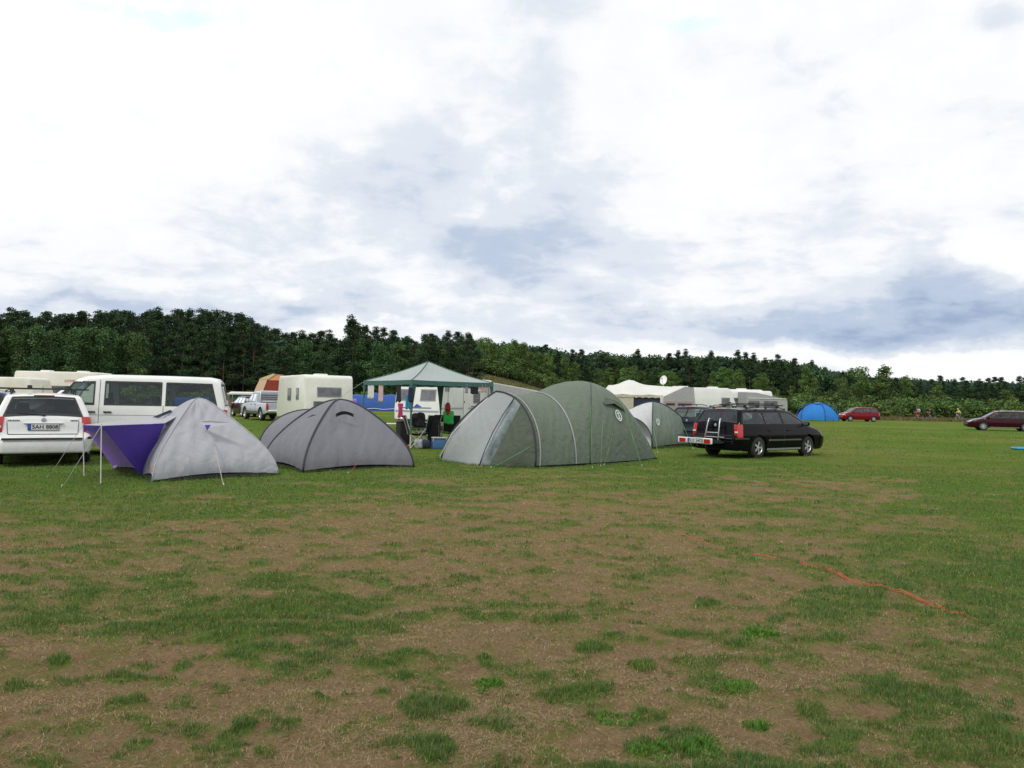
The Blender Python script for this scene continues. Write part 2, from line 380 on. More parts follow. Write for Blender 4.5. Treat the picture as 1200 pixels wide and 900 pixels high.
GV = np.array([
 [1]*13,
 [.95, .95, .95, .95, .95, .95, .92, .95, .95, .9, .95, .95, .95],
 [.92, .9, .9, .85, .74, .66, .68, .66, .55, .5, .6, .72, .85],
 [.85, .85, .85, .72, .58, .46, .4, .36, .5, .6, .55, .66, .75],
 [.7, .7, .62, .48, .34, .28, .24, .25, .4, .6, .7, .75, .8],
 [.5, .5, .4, .32, .24, .18, .15, .25, .45, .55, .6, .65, .75],
 [.28, .32, .5, .4, .25, .2, .45, .25, .35, .45, .55, .65, .75],
 [.35, .6, .55, .4, .38, .35, .2, .3, .4, .45, .55, .55, .7],
 [.4, .5, .45, .55, .4, .25, .2, .35, .45, .4, .5, .5, .55],
 [.45, .5, .5, .5, .5, .3, .15, .3, .35, .4, .35, .4, .45],
 [.32, .3, .35, .3, .35, .28, .25, .3, .25, .35, .4, .42, .4],
 [.18, .2, .25, .2, .2, .22, .3, .3, .25, .3, .38, .42, .42],
 [.16, .2, .2, .22, .26, .3, .3, .28, .3, .28, .3, .38, .42],
 [.2, .2, .2, .25, .35, .38, .3, .3, .36, .32, .3, .32, .45],
 [.3]*13])
def gbase(px, row):
    r_ = np.clip(np.interp(row, GR, np.arange(len(GR))), 0, len(GR)-1.001); c = np.clip(px/100, 0, 11.999)
    r0_ = r_.astype(int); c0 = c.astype(int); fr, fc = r_-r0_, c-c0
    return (GV[r0_, c0]*(1-fc)+GV[r0_, c0+1]*fc)*(1-fr)+(GV[r0_+1, c0]*(1-fc)+GV[r0_+1, c0+1]*fc)*fr
TUFTS = [(680, 812, 42, 12), (470, 790, 22, 9), (527, 828, 32, 14), (527, 880, 32, 15), (583, 800, 16, 7), (770, 840, 25, 12), (765, 878, 25, 16), (705, 756, 22, 7),
 (762, 776, 17, 7), (655, 727, 27, 6), (598, 722, 18, 5), (1067, 815, 75, 16), (1040, 805, 40, 14), (1095, 835, 50, 16), (892, 742, 22, 8), (868, 810, 24, 8), (875, 757, 17, 8), (827, 880, 26, 14),
 (893, 852, 16, 7), (1093, 753, 20, 6), (972, 750, 18, 8), (942, 723, 18, 5), (913, 727, 13, 4), (88, 712, 28, 7), (303, 774, 20, 5), (340, 767, 12, 4), (223, 781, 17, 7),
 (322, 878, 15, 10), (157, 823, 23, 5), (32, 803, 22, 6), (347, 785, 20, 7), (387, 791, 15, 5), (250, 873, 16, 5), (298, 850, 15, 6), (80, 777, 14, 5), (148, 792, 18, 7),
 (1160, 760, 25, 6), (1000, 860, 22, 8), (1150, 850, 35, 18), (1185, 880, 30, 22), (1010, 700, 30, 6), (1060, 712, 35, 6), (835, 708, 25, 5), (415, 755, 25, 5), (1150, 720, 30, 6), (575, 770, 10, 5), (575, 777, 12, 4)]
def green(X, Y):
    px, row = pxrow(X, Y)
    inside = (Y > 1.5)
    b = np.where(inside & (px > -300) & (px < 1500), gbase(px, row), .5)
    b = np.where(Y < 0, .45, b)+.10*sstep(820, 1000, px)*sstep(660, 720, row)
    n = .5*fbm(X*.9+3, Y*1.6, 4)+.5*fbm(X*4.5+31, Y*5.5, 4, .6)
    m = sstep(-.30, .36, (n-.5)*2.1+(b-.52)*1.0)
    near = np.clip((14-Y)/5, 0, 1)
    wob = (fbm(X*6, Y*6, 4, .65)-.5)*3.6
    for (tx, ty, rx, ry) in TUFTS:
        d = ((px-tx)/(rx*1.05))**2+((row-ty)/(ry*.95))**2
        m = np.maximum(m, sstep(1.5, .1, d+wob)*.95)
    sp = fbm(X*2.6+90, Y*4.2+40, 4, .6); m = np.maximum(m, sstep(.60, .70, sp)*.8*np.where(Y > 0, 1, 0)*np.clip((16-Y)/4, 0, 1))
    s2 = fbm(X*7+9, Y*10+4, 3, .6); m = np.maximum(m, sstep(.58, .72, s2)*.75*np.where(Y > 0, 1, 0)*np.clip((14-Y)/4, 0, 1)*sstep(.1, .6, fbm(X*.8+2, Y+7, 2)))
    return np.clip(m, 0, 1)
def dryness(X, Y):
    px, row = pxrow(X, Y); b = sstep(570, 600, row)*sstep(760, 660, row)*sstep(1000, 850, px)*(Y > 0)
    return np.clip(sstep(.35, .68, fbm(X*1.7+50, Y*2.6+8, 4, .6))+.55*b*(.5+fbm(X*.7, Y*1.2, 3)), 0, 1)
def terr(X, Y):
    X = np.asarray(X, float); Y = np.asarray(Y, float)
    px = 600+X/np.maximum(Y, 1)*FPX
    bank = 6.3*np.exp(-.5*((px-530)/92)**2)*sstep(106, 134, Y)
    rise = (2.0+5*sstep(350, 620, px)*sstep(1250, 900, px))*sstep(125, 240, Y)
    return np.where(Y > 50, np.maximum(bank, 0)+rise, 0)+(fbm(X*.02, Y*.02, 3)-.5)*.0
def micro(X, Y, g):
    D = np.hypot(X, Y); f = np.clip((30-D)/12, 0, 1)
    return f*((fbm(X*1.5, Y*1.5, 3)-.5)*.05+(fbm(X*8+5, Y*8, 3)-.5)*.036+g*.018)
ang = np.unique(np.concatenate([np.linspace(-180, -40, 40), np.arange(-40, 40.01, .22), np.linspace(40, 180, 40)]))
rad = [0.4]
while rad[-1] < 2600: rad.append(rad[-1]*(1.0115 if rad[-1] > 2.4 and rad[-1] < 45 else (1.03 if 45 <= rad[-1] < 400 else 1.12)))
rad = np.array(rad); ang = ang[:-1]
A, D_ = np.meshgrid(np.radians(ang), rad); GX = (D_*np.sin(A)); GY = (D_*np.cos(A))
gg = green(GX, GY); GZ = terr(GX, GY)+micro(GX, GY, gg)
def ground_sheet():
    nr, nc = GX.shape
    vs = np.stack([GX, GY, GZ], -1).reshape(-1, 3)
    vs = np.vstack([vs, [[0, 0, 0]]])
    i, j = np.meshgrid(np.arange(nr-1), np.arange(nc), indexing='ij')
    a = i*nc+j; b = i*nc+(j+1) % nc
    q = np.stack([a, b, b+nc, a+nc], -1).reshape(-1, 4)[:, ::-1]
    tri = [(nr*nc, (k+1) % nc, k) for k in range(nc)]
    me = bpy.data.meshes.new('meadow'); me.from_pydata(vs.tolist(), [], q.tolist()+tri)
    me.polygons.foreach_set('use_smooth', [True]*len(me.polygons))
    for nm, arr in (('green', gg), ('dry', dryness(GX, GY))):
        at_ = me.attributes.new(nm, 'FLOAT', 'POINT'); at_.data.foreach_set('value', np.append(arr.ravel(), .5).astype(np.float32))
    px, row = pxrow(GX, GY)
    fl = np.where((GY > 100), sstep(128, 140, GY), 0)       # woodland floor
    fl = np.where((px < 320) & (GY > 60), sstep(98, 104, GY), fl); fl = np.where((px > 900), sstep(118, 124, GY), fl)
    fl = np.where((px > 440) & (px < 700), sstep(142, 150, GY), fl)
    rough_ = np.where(px > 900, sstep(92, 97, GY+2*(fbm(GX*.1, GY*.1)-.5)*8), np.where((px > 420) & (px < 720), sstep(106, 112, GY), sstep(84, 92, GY)))
    for nm, arr in (('forest', fl), ('rough', rough_)):
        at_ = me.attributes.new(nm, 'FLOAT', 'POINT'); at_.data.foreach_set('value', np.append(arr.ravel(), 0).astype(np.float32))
    m = bpy.data.materials.new('meadow_ground'); m.use_nodes = True; t = m.node_tree; x = NX(t); b = t.nodes['Principled BSDF']
    oc = x.n('ShaderNodeTexCoord').outputs['Object']
    at_ = lambda nm: x.n('ShaderNodeAttribute', attribute_name=nm).outputs['Fac']
    nf = x.noise(oc, 45, 5, .7); nm_ = x.noise(oc, 7, 6, .65); nl = x.noise(oc, .9, 6, .6); nll = x.noise(oc, .12, 5, .6)
    soil = x.mix(x.ramp(nm_.outputs[0], .3, .7), (.125, .078, .043), (.25, .166, .096))
    soil = x.mix(x.ramp(nf.outputs[0], .35, .75), soil, (.27, .19, .115), 'MIX')
    vor = x.n('ShaderNodeTexVoronoi'); vor.inputs['Scale'].default_value = 38; x.l(oc, vor.inputs['Vector'])
    mp = x.n('ShaderNodeMapping'); x.l(oc, mp.inputs[0]); mp.inputs['Scale'].default_value = (1, 2.4, 1)
    fib = x.noise(mp.outputs[0], 60, 4, .75, 2.5)
    straw = x.mix(x.ramp(fib.outputs[0], .4, .62), (.12, .085, .042), (.34, .255, .135))
    dry = x.m('MULTIPLY', at_('dry'), x.ramp(nm_.outputs[0], .25, .6))
    c = x.mix(x.m('ADD', .22, x.m('MULTIPLY', dry, .7), clamp=True), soil, straw)
    moss = x.noise(oc, 2.3, 8, .7)
    c = x.mix(x.m('MULTIPLY', x.ramp(moss.outputs[0], .46, .68), .75), c, (.130, .140, .036))
    tuf = x.noise(oc, 11, 5, .7)
    c = x.mix(x.m('MULTIPLY', x.ramp(tuf.outputs[0], .54, .66), .7), c, (.095, .125, .030))
    g1 = x.mix(x.ramp(nm_.outputs[0], .3, .7), (.066, .112, .022), (.100, .160, .032))
    g2 = x.mix(x.ramp(nl.outputs[0], .35, .7), g1, (.092, .156, .028))
    g2 = x.mix(x.m('MULTIPLY', x.ramp(nll.outputs[0], .42, .68), .5), g2, (.20, .178, .062))
    g2 = x.mix(x.m('MULTIPLY', x.ramp(fib.outputs[0], .52, .7), .35), g2, (.13, .14, .05))
    gm = x.ramp(x.m('ADD', at_('green'), x.m('MULTIPLY', x.m('SUBTRACT', nm_.outputs[0], .5), 1.1)), .05, 1.0)
    c = x.mix(gm, c, g2)
    rg = x.mix(x.ramp(nl.outputs[0], .35, .65), (.10, .105, .035), (.175, .135, .065))
    mpr = x.n('ShaderNodeMapping'); x.l(oc, mpr.inputs[0]); mpr.inputs['Scale'].default_value = (.12, .3, .3)
    nr_ = x.noise(mpr.outputs[0], 2.2, 6, .7)
    rg = x.mix(x.ramp(nr_.outputs[0], .42, .6), rg, (.055, .085, .022))
    c = x.mix(at_('rough'), c, rg)
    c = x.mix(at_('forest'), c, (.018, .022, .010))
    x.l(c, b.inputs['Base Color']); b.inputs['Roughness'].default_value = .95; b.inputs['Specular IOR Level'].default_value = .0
    hgt = x.m('ADD', x.m('MULTIPLY', nf.outputs[0], .5), x.m('ADD', nm_.outputs[0], x.m('MULTIPLY', fib.outputs[0], .5)))
    bp = x.n('ShaderNodeBump'); bp.inputs['Strength'].default_value = .8; bp.inputs['Distance'].default_value = .035; x.l(hgt, bp.inputs['Height']); x.l(bp.outputs[0], b.inputs['Normal'])
    me.materials.append(m)
    o = bpy.data.objects.new('meadow', me); COL.objects.link(o); tag(o, kind='structure'); return o
ground_sheet()

def colmesh(name, V, F, C, mat, kind=None, parent=None, counts=None):
    me = bpy.data.meshes.new(name); V = np.asarray(V, np.float32); F = np.asarray(F, np.int32); k = F.shape[1]
    me.vertices.add(len(V)); me.vertices.foreach_set('co', V.ravel())
    me.loops.add(F.size); me.loops.foreach_set('vertex_index', F.ravel())
    me.polygons.add(len(F)); me.polygons.foreach_set('loop_start', np.arange(0, F.size, k, dtype=np.int32)); me.polygons.foreach_set('loop_total', np.full(len(F), k, np.int32))
    a = me.attributes.new('col', 'FLOAT_COLOR', 'POINT'); cc = np.ones((len(V), 4), np.float32); cc[:, :3] = C; a.data.foreach_set('color', cc.ravel())
    me.update(calc_edges=True); me.validate(); me.materials.append(mat)
    o = bpy.data.objects.new(name, me); COL.objects.link(o)
    if kind: o['kind'] = kind
    if parent is not None: o.parent = parent; _k.setdefault(parent.name, []).append(o)
    return o
def leafmat(name, trans=.25, rough=.6, rnd=0):
    m = pmat(name, (1, 1, 1), rough, spec=.2, vcol='col', trans=trans, rnd=rnd); return m
BL = leafmat('grass_blades', .3, .55); ST = leafmat('dry_straw', .05, .9)

def blades(N, ymin, ymax, name, tuft=True, straw=False, pw=1.6):
    u = rng.random(N); a = 1-pw
    Y = (ymin**a+u*(ymax**a-ymin**a))**(1/a)
    th = (rng.random(N)*2-1)*R(36); X = Y*np.tan(th)
    g = green(X, Y)
    # clumping inside the grass
    cl = fbm(X*14, Y*14, 2)
    if straw:
        keep = rng.random(N) < (.25+.75*dryness(X, Y))*(1-.55*g)
    else:
        keep = rng.random(N) < np.clip(g*1.15-.02, .13, 1)*np.clip(.35+1.5*(cl-.25), 0, 1)
    X, Y, g, cl = X[keep], Y[keep], g[keep], cl[keep]; n = len(X)
    Z = micro(X, Y, g)-.004
    px, row = pxrow(X, Y); weed = np.zeros(n, bool)
    for (tx, ty) in ((892, 742), (868, 810), (730, 843), (893, 852), (827, 880), (583, 800), (770, 885)): weed |= (((px-tx)/26)**2+((row-ty)/11)**2 < 1) & (rng.random(n) < .6)
    big = sstep(.3, .9, g)*(1-.0*Y)
    hgt = (.009+.018*big*(.5+cl))*rng.uniform(.6, 1.45, n)*np.where(Y > 9, .85, 1)
    px, row = pxrow(X, Y)
    tf = np.zeros(n)
    for (tx, ty, rx, ry) in TUFTS: tf = np.maximum(tf, sstep(1.2, .2, ((px-tx)/rx)**2+((row-ty)/ry)**2))
    hgt *= (1+.15*tf*(.4+1.2*cl))*np.where(g < .25, .7, 1)
    w_ = np.maximum(.0022, Y*.00062)*rng.uniform(.7, 1.4, n)
    w_ = np.where(weed & (not straw), w_*3.2, w_); hgt = np.where(weed, hgt*.8, hgt)
    fa = rng.random(n)*2*pi; lean = rng.uniform(.15, .95, n)*hgt; 
    if straw: lean = rng.uniform(.02, .07, n); hgt = rng.uniform(.003, .018, n); w_ = np.maximum(.0020, Y*.00060)*rng.uniform(.7, 1.3, n)
    dxx, dyy = np.cos(fa)*lean, np.sin(fa)*lean
    sa = fa+pi/2+rng.normal(0, .5, n); sx, sy = np.cos(sa)*w_/2, np.sin(sa)*w_/2
    z0 = Z-(.0 if straw else .006)
    p0 = np.stack([X-sx, Y-sy, z0], -1); p1 = np.stack([X+sx, Y+sy, z0], -1)
    p2 = np.stack([X+sx*.8+dxx*.4, Y+sy*.8+dyy*.4, Z+hgt*.65], -1); p3 = np.stack([X-sx*.8+dxx*.4, Y-sy*.8+dyy*.4, Z+hgt*.65], -1)
    if straw:
        zz = Z+hgt*.8
        p2[:, 2] = zz; p3[:, 2] = zz
        p4 = np.stack([X+dxx, Y+dyy, Z+.003], -1)
    else: p4 = np.stack([X+dxx, Y+dyy, Z+hgt], -1)
    V = np.stack([p0, p1, p2, p3, p4], 1).reshape(-1, 3)
    b = np.arange(n)*5
    F = np.concatenate([np.stack([b, b+1, b+2], -1), np.stack([b, b+2, b+3], -1), np.stack([b+3, b+2, b+4], -1)])
    if straw:
        pal = np.array([(.34, .255, .135), (.26, .185, .10), (.40, .32, .19), (.15, .105, .06), (.19, .175, .06)]); c = pal[rng.choice(5, n, p=[.35, .25, .12, .18, .1])]*rng.uniform(.7, 1.15, n)[:, None]
    else:
        v = fbm(X*1.1+7, Y*1.5, 3)[:, None]; q = rng.random(n)[:, None]
        lush = np.array((.098, .175, .032)); cool = np.array((.064, .152, .044)); yel = np.array((.19, .19, .05)); 
        c = lush*(1-v)+cool*v; c = np.where(q > .84-.10*(1-big[:, None])-.0*v, yel, c)*rng.uniform(.65, 1.3, n)[:, None]
        dr = rng.random(n)[:, None] < (.05+.30*(1-big[:, None])); c = np.where(dr, np.array((.27, .21, .10)), c)
        c[weed] = np.array((.10, .23, .028))*rng.uniform(.7, 1.2, weed.sum())[:, None]
    C = np.repeat(c, 5, axis=0)
    return colmesh(name, V, F, C, ST if straw else BL, 'stuff')
def far_tufts(N, ymin, ymax, name):
    u = rng.random(N); Y = (ymin**-.6+u*(ymax**-.6-ymin**-.6))**(1/-.6); X = Y*np.tan((rng.random(N)*2-1)*R(36)); g = green(X, Y)
    keep = rng.random(N) < np.clip(g, .05, 1)*np.clip(2.2*(fbm(X*2.2, Y*2.2, 3)-.25), 0, 1); X, Y = X[keep], Y[keep]; n = len(X)
    h = rng.uniform(.015, .045, n); w_ = np.maximum(.006, Y*.0006)*rng.uniform(.6, 1.6, n); fa = rng.random(n)*pi; sx, sy = np.cos(fa)*w_, np.sin(fa)*w_*.4
    V = np.stack([np.stack([X-sx, Y-sy, X*0-.01], -1), np.stack([X+sx, Y+sy, X*0-.01], -1), np.stack([X+rng.normal(0, .02, n), Y+rng.normal(0, .02, n), h], -1)], 1).reshape(-1, 3)
    b = np.arange(n)*3; F = np.stack([b, b+1, b+2], -1)
    c = np.array((.088, .160, .030))*rng.uniform(.75, 1.25, n)[:, None]; y_ = rng.random(n) < .25; c[y_] = np.array((.19, .175, .06))
    return colmesh(name, V, F, np.repeat(c, 3, axis=0), BL, 'stuff')
tag(blades(860000, 2.6, 20, 'grass'), 'short green grass growing in tufts and thin patches over the worn field', 'grass')
tag(blades(330000, 2.6, 16, 'dead_grass', straw=True), 'dead straw and thatch lying on the bare brown soil', 'dead grass')
tag(far_tufts(150000, 18, 60, 'lawn_grass'), 'short green turf of the farther field around the tents', 'grass')

# ================================================================== TREES
FOL = leafmat('foliage', .12, .7, rnd=.22); BARK = pmat('bark', (.10, .065, .045), .9, noise=.35, nscale=6, bump=.3); PBARK = pmat('pine_bark', (.11, .055, .036), .9, noise=.35, nscale=5, bump=.3)
def leaves(cs, rr, per, size, pal, r_, flat=.75, down=0):
    """small leaf-sized faces spread through clumps; cs centres, rr radii"""
    V, C = [], []
    for c, ra in zip(cs, rr):
        n = max(4, int(per*ra*ra)); d = r_.normal(size=(n, 3)); d /= np.linalg.norm(d, axis=1)[:, None]+1e-9
        p = np.array(c)+d*(ra*r_.random(n)**.38)[:, None]*np.array((1, 1, flat))
        a = r_.normal(size=(n, 3)); a /= np.linalg.norm(a, axis=1)[:, None]; b = np.cross(a, r_.normal(size=(n, 3))); b /= np.linalg.norm(b, axis=1)[:, None]+1e-9
        s_ = size*r_.uniform(.55, 1.4, n)[:, None]
        V.append(np.stack([p-a*s_*.5, p+b*s_*.38, p+a*s_*.5, p-b*s_*.38], 1).reshape(-1, 3))
        col = pal[r_.integers(0, len(pal))]*r_.uniform(.75, 1.25)
        C.append(np.repeat(col*r_.uniform(.7, 1.3, n)[:, None], 4, axis=0))
    V = np.concatenate(V); C = np.concatenate(C); F = np.arange(len(V)).reshape(-1, 4); return V, F, C
def trunk_mb(h, r_, rr, limbs, n=6):
    m = MB(); k = 7; bend = r_.normal(0, .02*h, 2)
    pts = [(bend[0]*(i/k)**2, bend[1]*(i/k)**2, h*i/k) for i in range(k+1)]
    m.tube(pts, [rr*(1-.8*i/k) for i in range(k+1)], n)
    for (z, e) in limbs:
        f = z/h; st = (bend[0]*f*f, bend[1]*f*f, z*.93); m.tube([st, ((st[0]+e[0])/2, (st[1]+e[1])/2, (st[2]+e[2])/2+.1), e], [rr*.3, rr*.2, rr*.08], 4)
    return m
PINE_PAL = [np.array(c)*1.28 for c in ((.026, .056, .022), (.034, .066, .024), (.019, .042, .021), (.043, .074, .026), (.024, .048, .027))]
LEAF_PAL = [np.array(c)*1.28 for c in ((.060, .108, .026), (.078, .130, .030), (.045, .086, .024), (.098, .148, .036))]
BIRCH_PAL = [np.array(c)*1.28 for c in ((.042, .086, .030), (.054, .100, .034), (.033, .068, .027), (.066, .112, .036))]
DARK_PAL = [np.array(c)*1.28 for c in ((.034, .068, .024), (.044, .082, .026), (.026, .054, .022), (.055, .092, .028))]
def make_pine(seed, H=14, crown0=.42, dense=1.25):
    r_ = np.random.default_rng(seed); t = thing('pine_tree', 'x', 'pine tree'); cs, rr, limbs = [], [], []
    nl = int(30*dense)
    for i in range(nl):
        f = crown0+(1-crown0)*(i+.5)/nl; z = H*f; sp = H*.165*(1-((f-crown0)/(1-crown0))**1.35)*r_.uniform(.6, 1.2)+.12; a = r_.random()*2*pi
        e = (cos(a)*sp, sin(a)*sp, z+r_.uniform(-.2, .5)); limbs.append((z, e)) if i % 2 == 0 else None
        for q in (1.0, .55): cs.append((e[0]*q, e[1]*q, e[2])); rr.append(r_.uniform(.65, 1.05)*(.6+.5*(1-f)+.15)*(1.05 if q == 1 else .9))
    for q in range(4): cs.append((r_.normal(0, .12), r_.normal(0, .12), H*(.90+.025*q))); rr.append(.80-.13*q)
    trunk_mb(H*.90, r_, .17, limbs).build('trunk', PBARK, t)
    colmesh('crown', *leaves(cs, rr, 165, .21, PINE_PAL, r_, .62), FOL, parent=t); return t
def make_leafy(seed, H=10, c0=.22, wid=.27, pal=LEAF_PAL, name='broadleaf_tree', col=(.30, 22), size=.30, br=BARK, top=2.2):
    r_ = np.random.default_rng(seed); t = thing(name, 'x', 'tree'); cs, rr, limbs = [], [], []
    for i in range(col[1]):
        f = c0+(1-c0)*(i+.5)/col[1]; z = H*f; sp = H*wid*(1-abs((f-c0)/(1-c0)-.35)**1.5*1.25)*r_.uniform(.5, 1.15)
        sp = max(sp, .2); a = r_.random()*2*pi; e = (cos(a)*sp*.8, sin(a)*sp*.8, z); limbs.append((z, e)) if i % 3 == 0 else None
        cs.append(e); rr.append(r_.uniform(.75, 1.25)*H*.085*(1.25-.5*f)); cs.append((e[0]*.3, e[1]*.3, z)); rr.append(H*.09)
    cs.append((0, 0, H*.93)); rr.append(H*.075)
    trunk_mb(H*.82, r_, H*.013, limbs).build('trunk', br, t)
    colmesh('crown', *leaves(cs, rr, 150, size*.75, pal, r_, .85), FOL, parent=t); return t
def make_bush(seed, H=2.4, W_=1.7, pal=LEAF_PAL, name='bush'):
    r_ = np.random.default_rng(seed); t = thing(name, 'x', 'bush'); cs, rr = [], []
    for i in range(16):
        a = r_.random()*2*pi; q = r_.random()**.6*W_*.75; z = H*r_.uniform(.18, .88)*(1-.35*(q/W_)**2); cs.append((cos(a)*q, sin(a)*q, z)); rr.append(r_.uniform(.35, .6)*H*.4)
    m = MB()
    for c in cs[:6]: m.tube([(0, 0, 0), (c[0]*.5, c[1]*.5, c[2]*.6), c], [.04, .03, .01], 4)
    m.build('stem', BARK, t); colmesh('foliage', *leaves(cs, rr, 190, .22, pal, r_, .9), FOL, parent=t); return t
PINES = [make_pine(100+i, crown0=(.16, .30, .12, .22, .18, .10)[i]) for i in range(6)]
BIRCH = [make_leafy(200+i, 11, .12, .17, BIRCH_PAL, 'birch_tree', col=(.3, 26)) for i in range(4)]
LEAFY = [make_leafy(300+i, 9, .10, (.30, .24, .34)[i % 3], LEAF_PAL) for i in range(4)]
DLEAF = [make_leafy(500+i, 10, .10, (.24, .30, .20, .27)[i], DARK_PAL, 'woodland_tree') for i in range(4)]
BUSH = [make_bush(400+i) for i in range(4)]
SAPL = [make_leafy(450+i, 4.2, .08, .20, [c*1.15 for c in LEAF_PAL], 'young_tree', col=(.3, 12), size=.2) for i in range(2)]
used = set()
def put(pool, px, Y, ztop=None, h=None, label='', group=None, wfac=1.0, H0=14, cat=None):
    src = random.choice(pool); x_, y_ = XY(px, Y); z = float(terr(x_, y_)) - .05
    hh = (ztop-z) if ztop is not None else h
    sc = max(hh, 1.0)/H0; s3 = (sc**.75*wfac, sc**.75*wfac, sc)
    if src.name not in used:
        used.add(src.name); o = src; o.location = (x_, y_, z); o.rotation_euler = (0, 0, random.random()*6.28); o.scale = s3; o['label'] = label
        if group: o['group'] = group
    else: o = dup(src, (x_, y_, z), random.random()*6.28, label, s3, group)
    if cat: o['category'] = cat
    return o
SKY = [(-60, 367), (0, 366), (60, 367), (100, 365), (150, 366), (200, 364), (240, 366), (270, 368), (300, 373), (316, 379), (326, 391), (345, 389), (365, 391), (380, 386), (393, 392), (407, 392), (411, 382), (425, 381), (450, 385), (475, 390),
       (482, 396), (492, 390), (512, 388), (540, 390), (546, 396), (575, 398), (600, 400), (646, 405), (658, 410), (681, 411), (707, 410), (737, 413), (798, 415), (841, 414), (880, 417), (900, 418), (923, 420), (949, 426), (967, 432),
       (990, 434), (1025, 439), (1054, 442), (1112, 444), (1200, 447), (1280, 450)]
def skyrow(px): return float(np.interp(px, [p[0] for p in SKY], [p[1] for p in SKY]))
def ztop_at(px, Y, dy): return EYE+(hz(px)-(skyrow(px)+dy))*Y/FPX*1.0
# left wall of the forest
px = -50
while px < 322:
    Y = 112+random.uniform(0, 5); put(PINES, px, Y+6, ztop_at(px, Y+6, random.choice((-1, 1, 3, 5, 9, 14))), label='tall dark pine in the close forest wall at the left edge of the field', group='pines of the left forest wall', wfac=1.05)
    put(PINES, px+7, Y+12, ztop_at(px+7, Y+12, random.choice((-2, 2, 6))), label='tall dark pine in the close forest wall at the left edge of the field', group='pines of the left forest wall', wfac=1.15)
    if px > 160: put(PINES, px+3, Y-2, ztop_at(px, Y, random.uniform(6, 30)), label='tall dark pine in the close forest wall at the left edge of the field', group='pines of the left forest wall', wfac=1.0)
    px += random.uniform(10, 14)
px = -55
while px < 168:
    put(BIRCH, px, 108+random.uniform(-3, 4), ztop_at(px, 108, random.uniform(16, 30)), label='paler green broadleaf tree in the thicket fronting the pines behind the white van', group='paler trees fronting the left pines', H0=11, wfac=1.1, cat='tree'); px += random.uniform(9, 12)
px = 322
while px < 560:
    Y = 150+random.uniform(-4, 6)
    for k, dy in ((0, random.choice((-1, 0, 2, 4))), (9, random.uniform(2, 9))): put(PINES if random.random() < .5 else DLEAF, px+k*.6, Y+k*1.3, ztop_at(px+k*.6, Y+k*1.3, dy), label='dark tree in the forest skyline behind the beige caravan and the gazebo', group='trees behind the caravan and gazebo', wfac=1.35, cat='tree')
    if px < 548: put(random.choice((PINES, BIRCH)), px+4, 116+random.uniform(-3, 3), ztop_at(px+4, 116, random.uniform(10, 34)), None, 'dark tree standing in front of the forest skyline behind the gazebo', 'trees in front of the middle forest', H0=11, wfac=1.2, cat='tree')
    px += random.uniform(9, 12)
px = 550
while px < 960:
    Y = 205+random.uniform(-5, 5)
    put(PINES if random.random() < .25 else DLEAF, px, Y+12, ztop_at(px, Y+12, random.choice((-1, 0, 1, 2))), label='dark tree on the crest of the wooded rise behind the green tent', group='trees on the crest of the rise', wfac=1.35, H0=13, cat='tree')
    put(random.choice((PINES, DLEAF, DLEAF, LEAFY)), px+5, Y-8, ztop_at(px, Y-8, random.uniform(6, 14)), label='dark tree on the slope of the wooded rise behind the tents', group='trees on the slope of the rise', wfac=1.35, H0=13, cat='tree')
    if random.random() < (.9 if px < 700 else .45): put(LEAFY, px+3, Y-32, None, random.uniform(5, 8), 'pale green broadleaf tree at the foot of the wooded rise', 'broadleaf trees at the foot of the rise', H0=9, wfac=1.15)
    px += random.uniform(8.5, 11)
px = 955
while px < 1270:
    Y = 285+random.uniform(-6, 6)
    put(random.choice((PINES, DLEAF, DLEAF)), px, Y+18, ztop_at(px, Y+18, random.choice((0, 1, 1, 2))), label='small dark tree in the far forest beyond the red cars', group='trees of the far forest', wfac=1.45, H0=12, cat='tree')
    put(random.choice((PINES, DLEAF, DLEAF)), px+4, Y-25, ztop_at(px, Y-25, random.uniform(4, 9)), label='small dark tree in the far forest beyond the red cars', group='trees of the far forest', wfac=1.45, H0=12, cat='tree')
    px += random.uniform(6.2, 8)
# broadleaf scrub nearer the field
for (p_, Y, h, wf, lab) in [(865, 150, 7.5, 1.0, 'pale leafy tree rising behind the row of caravans, left of a pair'), (835, 150, 7.0, 1.0, 'slim pale tree rising behind the white caravans'), (1005, 150, 8.6, 1.35, 'broad green tree behind the red hatchback, left of a pair'),
                            (1035, 152, 9.0, 1.5, 'broadest green tree of the scrub behind the red hatchback'), (1062, 156, 7.2, 1.2, 'green tree right of the broadest one behind the red hatchback'), (985, 148, 6.5, 1.0, 'green tree directly behind the roof of the red hatchback'),
                            (1100, 160, 5.6, 1.3, 'low green tree in the scrub above the left cyclist'), (730, 165, 6.2, 1.2, 'round yellow-green tree behind the back of the green tent'), (1180, 170, 5.2, 1.4, 'low green tree behind the dark red estate car'), (895, 158, 6.0, 1.2, 'green tree at the right end of the caravans'),
                            (575, 160, 6.5, 1.2, 'yellow-green tree standing on the crest of the dry bank'), (598, 165, 6.8, 1.3, 'pale tree at the right on the dry bank'), (640, 170, 6.6, 1.3, 'leafy tree right of the dry bank above the green tent')]:
    put(LEAFY, p_, Y, None, h, lab, H0=9, wfac=wf)
for i, p_ in enumerate((912, 928, 944, 951, 968, 1078, 1092)):
    put(SAPL, p_, 138+random.uniform(-5, 5), None, random.uniform(3.2, 5.2), 'slender light green young tree among the scrub by the blue tent' if p_ < 1000 else 'light green young tree above the left pair of cyclists', 'young trees in the scrub', H0=4.2, wfac=1.1, cat='young tree')
px = 900
